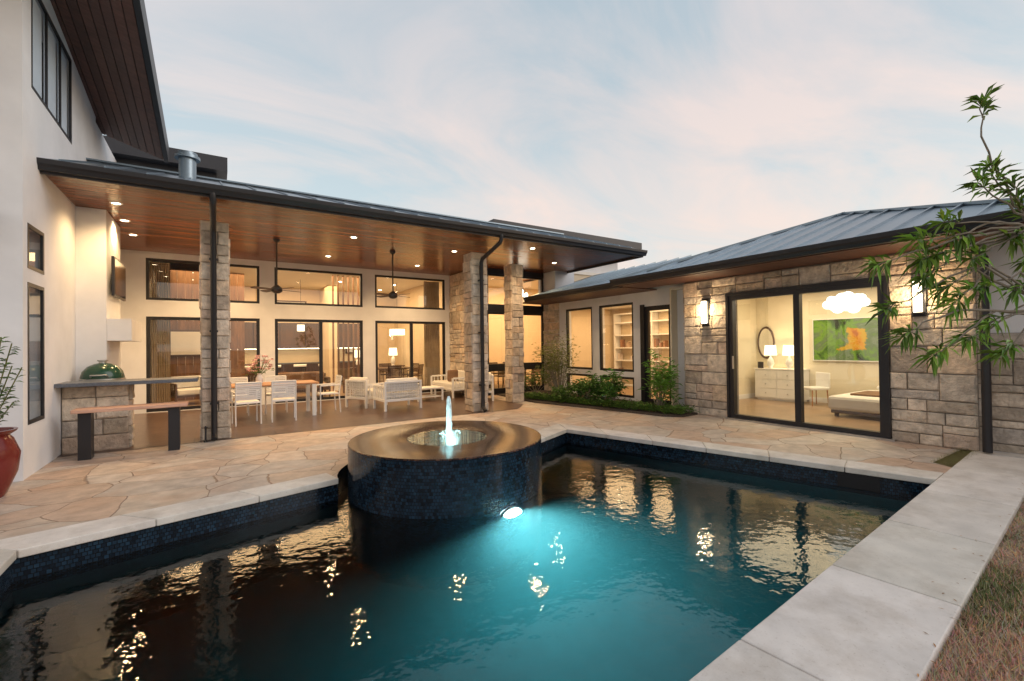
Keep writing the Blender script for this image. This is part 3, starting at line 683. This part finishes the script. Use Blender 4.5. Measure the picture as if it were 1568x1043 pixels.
e=empty('potted_plant',(-1.84,6.95,0)); b1=MB(); b1.lathe((-2.02,6.95,0),[(0,0),(.15,0),(.17,.03),(.25,.25),(.27,.45),(.22,.6),(.19,.64),(.24,.68),(.25,.70),(.22,.70),(.2,.66),(0,.64)],32); b1.obj('urn',e,m_pot,smooth=True)
b1=MB()
for i in range(18):
    a=U(0,6.28);r=U(.03,.3);h=U(.25,1.2); tip=Vector((-2.02+r*math.cos(a),6.95+r*math.sin(a),.66+h))
    b1.tube([(-2.02,6.95,.6),tip],.006,5,(1.2,.8,.5))
    for k in range(26):
        q=Vector((-2.02,6.95,.6)).lerp(tip,U(.35,1)); aa=U(0,6.28); g=U(.6,1.5); b1.leaf(q,(math.cos(aa),math.sin(aa),U(0,.8)),U(.06,.12),U(.018,.03),(g*.8,g,g*.8))
b1.obj('plant_foliage',e,m_foliage,recalc=False)
def place(name,loc,rot):
    e=empty(name,loc); return e,rotz(loc,rot)
def dining_chair(loc,rot,mat=m_white):
    e,Mx=place('dining_chair',loc,rot); b=MB();b.M=Mx
    for x in(-.22,.22):
        b.tube([(x,.2,0),(x,.2,.43),(x,.2,.64)],.014,8); b.tube([(x,-.24,0),(x,-.21,.45),(x,-.27,.84)],.014,8)
        b.tube([(x,.2,.64),(x,-.23,.65)],.016,8); 
    b.tube([(-.22,-.27,.84),(.22,-.27,.84)],.014,8); b.tube([(-.22,.2,.43),(.22,.2,.43)],.012,8); b.tube([(-.22,-.21,.43),(.22,-.21,.43)],.012,8)
    b.obj('frame',e,mat,smooth=True)
    b=MB();b.M=Mx; b.box((-.21,-.2,.435),(.21,.2,.46)); 
    for i in range(9):
        z=.50+i*.037; b.box((-.21,-.222-.006*i,z),(.21,-.212-.006*i,z+.03))
    b.obj('seat_and_back',e,mat)
dining_chair((.52,10.65,0),6);dining_chair((1.2,10.7,0),-4);dining_chair((2.2,11.35,0),92);dining_chair((.4,12.1,0),180);dining_chair((1.2,12.1,0),176)
e=empty('outdoor_dining_table',(.9,11.35,0)); b1=MB(); 
for i in range(6): b1.box((-.05,10.95+i*.15,.715),(1.95,10.95+i*.15+.143,.745))
b1.obj('slat_top',e,m_oak,bevel=.003); b1=MB()
for x in(.05,1.85):
    for y in(11.0,11.8): b1.box((x-.04,y-.04,0),(x+.04,y+.04,.713))
b1.box((0.05,11.38,.66),(1.85,11.42,.712)); b1.obj('legs',e,m_white)
e=empty('flower_vase',(.85,11.3,.75)); VX=.8; b1=MB(); b1.lathe((VX,11.3,.746),[(0,0),(.05,0),(.075,.06),(.07,.13),(.04,.19),(.05,.23)],20); b1.obj('vase',e,m_white,smooth=True)
b1=MB();b2=MB()
for i in range(26):
    a=U(0,6.28);r=U(.02,.27); tip=Vector((VX+r*math.cos(a),11.3+r*math.sin(a),1.0+U(.08,.42)-r*.4)); b2.tube([(VX,11.3,.93),tip],.004,4,(.7,1,.6))
    for k in range(12):
        aa=U(0,6.28); b1.leaf(tip,(math.cos(aa),math.sin(aa),U(-.2,.7)),U(.05,.085),.05,None,.1)
    if i%2: b2.leaf(tip-Vector((0,0,.08)),(math.cos(a),math.sin(a),.1),.1,.04,(1,1.2,.8))
b1.obj('blossoms',e,m_petal,recalc=False); b2.obj('stems',e,m_foliage,recalc=False)
def lounge(name,loc,rot,w_,fm=m_white,cm=m_cush):
    e,Mx=place(name,loc,rot); b=MB();b.M=Mx;h=w_/2
    for x in(-h,h-.05):
        b.box((x,-.38,0),(x+.05,-.33,.70));b.box((x,.33,0),(x+.05,.38,.58));b.box((x,-.33,.55),(x+.05,.33,.60));b.box((x,-.33,.22),(x+.05,.33,.28))
        for i in range(5): b.box((x+.012,-.24+i*.12,.28),(x+.038,-.215+i*.12,.55))
    b.box((-h+.05,-.38,.65),(h-.05,-.33,.70));b.box((-h+.05,-.38,.22),(h-.05,-.33,.28));b.box((-h+.05,.33,.22),(h-.05,.38,.28));b.box((-h+.05,-.33,.22),(h-.05,.33,.26))
    n=int(w_/.07)
    for i in range(1,n): 
        x=-h+.05+(w_-.1)*i/n; b.box((x-.006,-.365,.28),(x+.006,-.345,.65))
    for i in range(1,6): b.box((-h+.05,-.362,.28+.062*i),(h-.05,-.348,.292+.062*i))
    b.obj('frame',e,fm,bevel=.004)
    b=MB();b.M=Mx; b.box((-h+.06,-.22,.27),(h-.06,.36,.43)); b.box((-h+.07,-.33,.44),(h-.07,-.20,.76)); b.obj('cushions',e,cm,bevel=.04)
lounge('outdoor_loveseat',(3.75,10.95,0),4,.95); lounge('outdoor_armchair',(3.25,11.85,0),-60,.72)
lounge('outdoor_sofa',(6.1,12.75,0),90,1.6); lounge('outdoor_armchair',(6.2,11.2,0),62,.7)
e=empty('coffee_table',(5.0,12.1,0)); b1=MB(); b1.box((4.6,11.8,.33),(5.4,12.4,.37))
for x in(4.62,5.33):
    for y in(11.82,12.33): b1.box((x,y,0),(x+.05,y+.05,.33))
b1.box((4.68,11.85,.1),(5.33,12.35,.12)); b1.obj('table_frame',e,m_white,bevel=.004)
b1=MB(); b1.M=rotz((6.0,12.5,.6),20); b1.box((-.2,-.06,-.15),(.2,.06,.2)); b1.obj('throw_pillow',None,m_brown,bevel=.05)
def fan(x,y):
    e=empty('ceiling_fan',(x,y,CZ)); b=MB(); b.tube([(x,y,CZ),(x,y,2.85)],.016,10); b.lathe((x,y,CZ-.08),[(0.02,0),(.06,.03),(.07,.08)],20); b.lathe((x,y,2.70),[(0,0),(.06,.01),(.11,.05),(.11,.12),(.05,.17),(.02,.19)],24); b.obj('motor_and_rod',e,m_dark,smooth=True)
    b=MB()
    for k in range(4):
        b.M=Matrix.Translation((x,y,2.78))@Matrix.Rotation(math.radians(25+90*k),4,'Z')@Matrix.Rotation(math.radians(10),4,'X')
        b.add([(.1,-.03,0),(.25,-.055,0),(.52,-.07,0),(.56,0,0),(.52,.07,0),(.25,.055,0),(.1,.03,0)]+[(p[0],p[1],.01) for p in((.1,-.03),(.25,-.055),(.52,-.07),(.56,0),(.52,.07),(.25,.055),(.1,.03))],
          [tuple(range(6,-1,-1)),tuple(range(7,14))]+[(i,(i+1)%7,7+(i+1)%7,7+i) for i in range(7)])
    b.obj('blades',e,m_walnut)
fan(1.12,11.0);fan(3.68,11.0)
# bedroom
e=empty('dresser',(12.2,6.05,0)); b1=MB(); b1.box((12.0,5.5,.06),(12.46,6.62,.80)); b1.box((11.98,5.48,.801),(12.47,6.64,.83)); b1.box((12.04,5.54,0),(12.42,6.58,.06)); b1.obj('case',e,m_white,bevel=.004)
b1=MB();b2=MB()
for i in range(3):
    for j in range(2):
        y=5.53+j*.54;z=.09+i*.235; b1.box((11.985,y,z),(11.999,y+.52,z+.22)); b2.sph((11.972,y+.26,z+.11),.016,10)
b1.obj('drawers',e,m_white,bevel=.004); b2.obj('knobs',e,m_steel,smooth=True)
def tlamp(x,y,z,s=1,sh=.15):
    e=empty('table_lamp',(x,y,z)); b=MB(); b.lathe((x,y,z),[(0,0),(.06*s,0),(.04*s,.03*s),(.09*s,.12*s),(.07*s,.22*s),(.02*s,.3*s),(.015*s,.38*s)],20); b.obj('base',e,m_white,smooth=True)
    b=MB(); b.lathe((x,y,z),[(sh*s,.34*s),(sh*.85*s,.60*s)],24); b.obj('shade',e,m_shade,recalc=False,smooth=True); light('POINT','lamp_bulb',(x,y,z+.5*s),12,WARM,e,shadow_soft_size=.05)
tlamp(12.15,6.28,.83);tlamp(12.15,5.82,.83)
e=empty('picture_frame',(12.1,6.5,.83)); b1=MB(); b1.box((12.05,6.42,.831),(12.07,6.56,1.0)); b1.obj('frame',e,m_dark)
e=empty('round_mirror',(12.45,6.4,1.5)); b1=MB(); b1.M=Matrix.Translation((12.48,6.56,1.50))@Matrix.Rotation(math.radians(-90),4,'Y'); b1.lathe((0,0,0),[(0,.012),(.20,.012)],40,sx=2); b1.obj('mirror_glass',e,m_mirror,recalc=False)
b2=MB(); b2.M=b1.M; b2.lathe((0,0,0),[(.195,0),(.195,.03),(.22,.03),(.225,0)],40,sx=1.95); b2.obj('mirror_frame',e,m_walnut)
mp,t,b,o=nt('abstract_painting_canvas'); p=pos(t)
sx=N(t,'ShaderNodeSeparateXYZ'); t.links.new(p,sx.inputs[0])
dn=noise(t,2.0,mapping(t,p,(1,1,1),(0,0,0),(2,0,4)),5,.65)
dd=mth(t,'MULTIPLY',mth(t,'SUBTRACT',dn.outputs[0],.5),.8)
dy=mth(t,'ADD',mth(t,'SUBTRACT',sx.outputs[1],4.52),dd); dz=mth(t,'SUBTRACT',mth(t,'SUBTRACT',sx.outputs[2],1.55),mth(t,'MULTIPLY',dd,.6))
rr=mth(t,'MAXIMUM',mth(t,'MULTIPLY',mth(t,'ABSOLUTE',dy),.8),mth(t,'MULTIPLY',mth(t,'ABSOLUTE',dz),.75))
n=noise(t,1.5,mapping(t,p,(1,1,1),(0,0,0),(0,1.3,.2)),5,.6);n.inputs['Distortion'].default_value=1.0
gr=ramp(t,n.outputs[0],[(.38,(.02,.03,.015)),(.42,(.06,.15,.02)),(.49,(.16,.33,.04)),(.55,(.12,.19,.10)),(.62,(.20,.27,.20)),(.7,(.03,.03,.02))])
og=ramp(t,n.outputs[0],[(.40,(.40,.12,.01)),(.48,(.60,.27,.01)),(.55,(.55,.36,.03))])
t.links.new(mix(t,og,gr,ramp(t,rr,[(.17,(0,0,0)),(.19,(1,1,1))])),b.inputs['Base Color']); b.inputs['Roughness'].default_value=.6
e=empty('abstract_painting',(12.48,4.7,1.55)); b1=MB(); b1.box((12.45,4.04,1.06),(12.495,5.38,2.04)); b1.obj('canvas',e,mp)
b1=MB(); b1.box((12.44,4.02,1.04),(12.498,4.039,2.06));b1.box((12.44,5.381,1.04),(12.498,5.40,2.06));b1.box((12.44,4.04,2.041),(12.498,5.38,2.06));b1.box((12.44,4.04,1.04),(12.498,5.38,1.059)); b1.obj('frame',e,m_white)
e=empty('bed',(11.3,3.3,0)); b1=MB(); b1.box((10.35,2.2,.14),(12.3,4.25,.42)); b1.obj('mattress',e,m_cush,bevel=.06)
b1=MB(); b1.box((10.4,2.2,.08),(12.25,4.2,.14)); 
for x in(10.45,12.1):
    for y in(2.4,4.1): b1.box((x,y,0.01),(x+.06,y+.06,.08))
b1.obj('frame',e,m_walnut); b1=MB(); b1.box((10.75,2.6,.421),(11.6,4.0,.46)); b1.obj('blanket',e,m_brown,bevel=.015)
b1=MB(); 
for x,y in((12.0,3.0),(12.0,3.7)): b1.sph((x,y,.5),.26,18,.6,1,.35)
b1.obj('pillows',e,m_white,smooth=True)
e=empty('bedroom_chair',(12.0,5.1,0)); b1=MB(); b1.M=rotz((11.9,5.15,0),60); b1.box((-.22,-.22,.38),(.22,.22,.44)); b1.box((-.22,-.24,.42),(.22,-.20,.78)); b1.obj('shell',e,m_white,bevel=.015)
b2=MB();b2.M=b1.M
for x in(-.18,.18):
    for y in(-.18,.18): b2.tube([(x*1.1,y*1.1,.01),(x,y,.38)],.012,8)
b2.obj('legs',e,m_oak)
e=empty('cloud_pendant_lamp',(10.8,4.06,2.35)); b1=MB()
for dx,dy,dz,r in((0,0,.02,.19),(0,.2,0,.15),(0,-.2,.02,.15),(.1,.1,.10,.12),(-.1,-.08,.10,.12),(0,.33,-.02,.09),(0,-.33,-.01,.09),(.05,-.12,-.10,.12),(-.03,.13,-.09,.12),(0,.26,.08,.08),(0,-.28,.08,.08)): b1.sph((10.8+dx,4.06+dy,2.30+dz),r,16)
b1.obj('paper_cloud',e,m_cloud,smooth=True); b1=MB(); b1.tube([(10.8,4.06,2.4),(10.8,4.06,2.76)],.006,6); b1.obj('cord',e,m_dark)
e=empty('bookshelf',(12.3,10.5,0)); b1=MB(); b1.box((12.25,8.6,0.01),(12.58,8.65,2.6));b1.box((12.25,11.9,0.01),(12.58,11.95,2.6)); b1.box((12.25,10.2,0.01),(12.58,10.25,2.6))
for z in(.02,.45,.9,1.35,1.8,2.25,2.57): b1.box((12.252,8.65,z),(12.58,10.2,z+.04)); b1.box((12.252,10.25,z),(12.58,11.9,z+.04))
b1.obj('shelves',e,m_white); b1=MB()
for z in(.49,.94,1.39,1.84):
    y=8.75
    while y<11.8:
        if R()<.3:
            c=random.choice([(2,1.2,.8),(4,4,4),(1,1,1.2),(3,2.5,2)]); b1.box((12.33,y,z+.002),(12.5,y+U(.03,.10),z+U(.12,.3)),c)
        y+=U(.12,.3)
b1.obj('books',e,M('book_covers',(.15,.13,.12),.6,attr=True))
# living room
e=empty('kitchen_cabinets',(2,19.7,0)); b1=MB()
for i in range(8):
    x=-1.5+i*.9
    b1.box((x,19.4,.1),(x+.88,19.98,.9)); b1.box((x,19.6,1.5),(x+.88,19.98,2.5))
b1.obj('cabinet_boxes',e,m_walnut,bevel=.004); b1=MB(); b1.box((-1.52,19.38,.901),(5.72,19.98,.94)); b1.obj('countertop',e,m_granite)
b1=MB(); b1.box((-1.4,19.62,1.485),(5.6,19.66,1.498)); b1.obj('added_glow_strip',e,EM('strip_glow',(1,.8,.5),14))  # glowing strip added to give the kitchen a warm glow
e=empty('kitchen_island',(1.5,17.3,0)); b1=MB(); b1.box((.9,16.9,0.01),(3.0,17.7,.88)); b1.obj('base',e,m_walnut,bevel=.005); b1=MB(); b1.box((.8,16.8,.881),(3.1,17.8,.93)); b1.obj('top',e,m_white)
def stool(x,y):
    e=empty('bar_stool',(x,y,0)); b=MB(); b.box((x-.18,y-.18,.62),(x+.18,y+.18,.67)); b.box((x-.18,y-.2,.67),(x+.18,y-.17,.98))
    for a in(-.15,.15):
        for c_ in(-.15,.15): b.tube([(x+a*1.15,y+c_*1.15,.01),(x+a,y+c_,.62)],.014,6)
    b.obj('seat_and_legs',e,m_walnut)
for x in(1.2,1.95,2.7): stool(x,16.5)
def pendant(x,y,z,r=.18):
    e=empty('pendant_lamp',(x,y,z)); b=MB(); b.lathe((x,y,z),[(r,0),(r,.22)],24); b.obj('shade',e,m_shade,recalc=False,smooth=True); b=MB(); b.tube([(x,y,z+.2),(x,y,3.9)],.006,6); b.lathe((x,y,z),[(0,.221),(r,.221)],24); b.obj('cord',e,m_dark)
pendant(1.3,17.3,2.1,.12);pendant(2.5,17.3,2.1,.12);pendant(5.7,16.6,1.95,.28)
e=empty('indoor_dining_table',(5.3,16.6,0)); b1=MB(); b1.lathe((5.4,16.6,0),[(0,.75),(.75,.75),(.75,.71),(.06,.70),(.06,.05),(.35,.03),(.35,.01)],32); b1.obj('table',e,m_walnut)
for a in range(0,360,60):
    r=math.radians(a+20); dining_chair((5.4+.95*math.cos(r),16.6+.95*math.sin(r),.01),a+20+90,m_walnut)
tlamp(6.2,18.6,.75,1.2); e=empty('side_table',(6.2,18.6,0)); b1=MB(); b1.box((5.8,18.3,.7),(6.6,18.9,.745)); 
for x in(5.83,6.53):
    for y in(18.33,18.83): b1.box((x,y,.01),(x+.04,y+.04,.7))
b1.obj('table_frame',e,m_walnut)
tlamp(4.6,17.9,.75,1.1);e=empty('side_table',(4.6,17.9,0)); b1=MB(); b1.box((4.3,17.65,.7),(4.95,18.15,.745)); 
for x in(4.33,4.88):
    for y in(17.68,18.08): b1.box((x,y,.01),(x+.04,y+.04,.7))
b1.obj('table_frame',e,m_walnut)
lounge('indoor_sofa',(2.0,15.1,.01),180,1.9,m_walnut,m_brown)
lounge('indoor_armchair',(-.6,15.4,.01),200,.9,m_walnut,m_cush)
for (x,y,z,w_,h_) in((5.2,19.95,1.7,1.2,.9),(2.3,19.97,3.1,1.6,.6),(-.6,16.58,1.7,1.1,.8)):
    e=empty('wall_art',(x,y,z)); b1=MB(); b1.box((x-w_/2,y-.04,z-h_/2),(x+w_/2,y,z+h_/2)); b1.obj('frame',e,m_walnut,bevel=.01); b1=MB(); b1.box((x-w_/2+.06,y-.05,z-h_/2+.06),(x+w_/2-.06,y-.041,z+h_/2-.06)); b1.obj('print',e,m_cush)
e=empty('formal_dining_table',(9.0,14.2,0)); b1=MB(); b1.box((7.9,13.7,.71),(10.1,14.7,.75)); 
for x in(8.0,9.92):
    for y in(13.78,14.54): b1.box((x,y,.01),(x+.08,y+.08,.71))
b1.obj('table',e,m_walnut)
for x in(8.3,9.0,9.7): dining_chair((x,13.5,.01),0,m_walnut); dining_chair((x,14.95,.01),180,m_walnut)
m_curt=M('linen_curtain',(.40,.30,.20),.9)
def curtain(x0,x1,y,z0,z1,ax='x'):
    b=MB(); n=60; vs=[];fs=[]
    for i in range(n+1):
        a=x0+(x1-x0)*i/n; d=.03*math.sin(i*.9)
        p=(a,y+d) if ax=='x' else (y+d,a)
        vs+=[(p[0],p[1],z0),(p[0],p[1],z1)]
    for i in range(n): fs.append((2*i,2*i+2,2*i+3,2*i+1))
    b.add(vs,fs); b.obj('curtain',None,m_curt,smooth=True,recalc=False)
curtain(5.85,6.4,14.35,.03,3.7);curtain(-1.35,-.95,14.35,.03,3.7)
e=empty('chandelier',(8.9,13.0,3.5)); b1=MB();b2=MB()
for i in range(7):
    a=i*.9; x=8.8+.25*math.cos(a);y=13.0+.25*math.sin(a); b1.lathe((x,y,3.05+.05*(i%3)),[(0,0),(.05,.02),(.055,.2),(.03,.26)],12); b2.tube([(x,y,3.3),(8.8,13.0,3.75)],.005,5)
b1.obj('glass_shades',e,EM('chandelier_glow',(1,.9,.72),6),smooth=True); b2.tube([(8.8,13,3.7),(8.8,13,4.0)],.02,8); b2.obj('stems',e,m_dark)
# ------------------------------------------------------------------ planting
bed=[(7.05,10.5),(7.0,9.7),(7.25,8.6),(7.55,7.3),(7.75,6.2),(8.0,5.9),(8.55,5.95),(9.09,6.32),(9.09,11.95),(7.2,11.95)]
mb=MB(); mb.prism(bed,-.03,.035); mb.obj('planting_bed',None,m_soil)
def shrub(name,c,h,r,n,L,W,tint=(1,1,1),stems=12,low=.45):
    e=empty(name,c); b=MB();s=MB()
    clumps=[]
    for i in range(stems):
        a=U(0,6.28);rr=r*math.sqrt(R()); z=h*U(low,1)*(1-.35*rr/r); tip=Vector((c[0]+rr*math.cos(a),c[1]+rr*math.sin(a),c[2]+z))
        mid=Vector(c).lerp(tip,.5)+Vector((U(-.05,.05),U(-.05,.05),h*.05)); s.tube([c,mid,tip],[.014,.009,.004],5); clumps+=[tip,mid.lerp(tip,.5)]
    for i in range(n):
        q=random.choice(clumps)+Vector((random.gauss(0,.16*r),random.gauss(0,.16*r),random.gauss(0,.08*h)))
        if q.z<c[2]+.03:q.z=c[2]+.05
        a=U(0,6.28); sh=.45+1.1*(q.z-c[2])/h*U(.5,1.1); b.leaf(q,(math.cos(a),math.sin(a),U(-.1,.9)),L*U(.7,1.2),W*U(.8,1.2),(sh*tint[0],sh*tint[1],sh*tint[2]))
    s.obj('stems',e,m_bark,smooth=True); b.obj('leaves',e,m_foliage,recalc=False)
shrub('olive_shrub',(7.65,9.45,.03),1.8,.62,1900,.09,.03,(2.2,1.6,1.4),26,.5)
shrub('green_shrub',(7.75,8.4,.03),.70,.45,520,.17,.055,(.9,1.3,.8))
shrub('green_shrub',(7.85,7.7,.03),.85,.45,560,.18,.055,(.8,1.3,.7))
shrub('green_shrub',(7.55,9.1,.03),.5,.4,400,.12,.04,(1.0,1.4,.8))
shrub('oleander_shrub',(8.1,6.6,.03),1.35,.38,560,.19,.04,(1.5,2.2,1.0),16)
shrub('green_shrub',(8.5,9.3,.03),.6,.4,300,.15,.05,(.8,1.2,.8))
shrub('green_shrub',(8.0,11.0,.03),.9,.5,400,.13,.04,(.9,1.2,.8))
b1=MB()
for i in range(4600):
    k=R(); y=5.95+k*4.6; xl=8.0-.9*k; x=xl+abs(random.gauss(0,.30)) -.05
    if x>9.0: continue
    a=U(0,6.28);g=U(.5,1.9); b1.leaf((x,y,.04+U(0,.12)),(math.cos(a),math.sin(a),U(.2,1.2)),U(.06,.16),U(.012,.03),(g*.9,g*1.1,g*.6))
b1.obj('ground_cover_plants',None,m_foliage,recalc=False)
# grass
m_blade=M('grass_blades',(.46,.34,.235),.85,var=.25,vs=3,attr=True)
b1=MB()
def cop_out(x): return 1.05+.0712*(x+1.3)-.62
for i in range(40000):
    x=U(1.6,9.5)
    if i%2: x=U(1.6,4.5)
    yo=cop_out(x); y=yo-abs(random.gauss(0,.55))+.012
    if y<-3:continue
    h=U(.015,.055); a=U(0,6.28); ln=U(.0,.06)
    gp=math.sin(x*3.1+y*2.3)+math.sin(x*1.3-y*4.1)+U(-1,1)
    col=(.36*U(.7,1.3),.58*U(.7,1.2),.28) if gp>1.25 else (U(.7,1.5),U(.7,1.35),U(.7,1.3))
    w_=.003; ca,sa=math.cos(a),math.sin(a)
    b1.add([(x-w_*sa,y+w_*ca,-.036),(x+w_*sa,y-w_*ca,-.036),(x+ln*ca,y+ln*sa,-.036+h)],[(0,1,2)],col)
for i in range(1800):
    x=U(7.4,8.7);y=U(1.70,1.92); h=U(.02,.06);a=U(0,6.28); b1.add([(x,y,-.03),(x+.006,y,-.03),(x+.03*math.cos(a),y+.03*math.sin(a),h)],[(0,1,2)],(.7,.9,.5))
b1.obj('grass',None,m_blade,recalc=False)
b1=MB()
for i in range(110):
    x=U(2.2,7.5); yo=cop_out(x); y=yo+abs(random.gauss(0,.10))-.1
    z=.014 if y>yo else .0
    a=U(0,6.28); g=U(.8,2.0); b1.leaf((x,y,z),(math.cos(a),math.sin(a),U(0,.08)),U(.015,.04),U(.004,.009),(g*1.3,g*.9,g*.5),0)
b1.obj('fallen_leaves',None,M('dry_leaf',(.24,.17,.10),.8,attr=True),recalc=False)
# oleander tree at right
e=empty('oleander_tree',(4.95,.30,-.03)); br=MB();lv=MB()
root=Vector((4.95,.30,-.03))
def branch(pts,r0,r1):
    pts=[Vector(p) for p in pts]; out_=[]
    for i in range(len(pts)-1):
        for k in range(4):
            out_.append(pts[i].lerp(pts[i+1],k/4)+Vector((U(-.012,.012),U(-.012,.012),U(-.012,.012))))
    out_.append(pts[-1]); n=len(out_); br.tube(out_,[r0+(r1-r0)*i/(n-1) for i in range(n)],7)
hub=Vector((4.75,.5,1.45)); hub2=Vector((4.55,.62,2.25))
branch([root,(4.9,.38,.7),hub],.035,.026); branch([hub,(4.70,.52,1.9),hub2],.022,.014)
tips=[((4.27,.80,3.10),[(4.42,.72,2.5),(4.24,.80,2.85)]),((4.30,.78,2.66),[(4.45,.7,2.4)]),((4.22,.82,2.55),[(4.4,.72,2.4)]),((4.42,.70,2.55),[(4.5,.66,2.35)]),
 ((3.88,1.05,2.18),[(4.35,.75,2.30),(4.1,.90,2.20)]),((4.04,.95,2.30),[(4.35,.75,2.28)]),((3.93,1.02,1.93),[(4.3,.8,2.15),(4.05,.93,2.05)]),
 ((3.70,1.16,1.72),[(4.2,.85,2.0),(3.92,1.0,1.86)]),((4.07,.92,1.75),[(4.3,.78,2.0)]),((4.18,.85,2.05),[(4.4,.7,2.2)]),((4.40,.71,2.18),[(4.5,.65,2.25)]),
 ((4.35,.75,1.42),[(4.5,.62,1.65)]),((3.97,1.0,1.42),[(4.3,.78,1.7),(4.1,.9,1.52)]),((4.45,.70,1.85),[(4.55,.6,1.9)]),((3.66,1.19,2.02),[(4.1,.9,2.18),(3.85,1.05,2.1)]),((4.30,.80,1.62),[(4.5,.65,1.75)]),((4.15,.88,1.52),[(4.4,.7,1.68)]),((4.5,.7,2.42),[]),((4.6,.66,2.0),[]),
 ((4.0,.98,2.08),[(4.25,.83,2.15)]),((4.25,.84,1.85),[(4.45,.68,1.95)]),((3.80,1.1,1.55),[(4.1,.9,1.72),(3.95,1.0,1.65)]),((4.1,.91,2.2),[(4.3,.78,2.25)]),((4.02,.96,1.86),[(4.25,.8,2.0)]),((3.9,1.03,2.05),[(4.2,.85,2.15)])]
for tip,mid in tips:
    tip=Vector(tip); start=hub2 if tip.z>1.9 else hub.lerp(hub2,.3)
    pts=[start]+[Vector(m_) for m_ in mid]+[tip]; branch(pts,.010,.003)
    ax=(pts[-1]-pts[-2]).normalized()
    for tier in range(3):
        cpos=tip-ax*.05*tier
        for k in range(13 if tier<2 else 7):
            a=U(0,6.28); s1=ax.orthogonal().normalized(); s2=ax.cross(s1); d=ax*U(.1,1.2)+(s1*math.cos(a)+s2*math.sin(a))*U(.6,1.1)
            g=U(.5,2.2); lv.leaf(cpos,d,U(.08,.16),U(.016,.027),(g*U(1.0,1.5),g*1.4,g*.6),U(.05,.4))
br.obj('trunk_and_branches',e,m_bark,smooth=True); lv.obj('leaves',e,m_foliage,recalc=False)
# ------------------------------------------------------------------ camera
F=Vector((.5461,.8377,0)).normalized(); Rr=Vector((.8377,-.5461,0)).normalized(); Up=Vector((0,0,1))
pt=math.atan(7.1/697); Fp=F*math.cos(pt)+Up*math.sin(pt); Upp=Up*math.cos(pt)-F*math.sin(pt)
ro=.0127; cu=Upp*math.cos(ro)+Rr*math.sin(ro); cr=Rr*math.cos(ro)-Upp*math.sin(ro)
cam=bpy.data.cameras.new('camera'); cam.lens=16.0; cam.sensor_width=36; cam.clip_start=.05; cam.clip_end=1500
co=bpy.data.objects.new('camera',cam); scene.collection.objects.link(co)
mtx=Matrix((cr,cu,-Fp)).transposed().to_4x4(); mtx.translation=Vector((0,0,1.52)); co.matrix_world=mtx
scene.camera=co
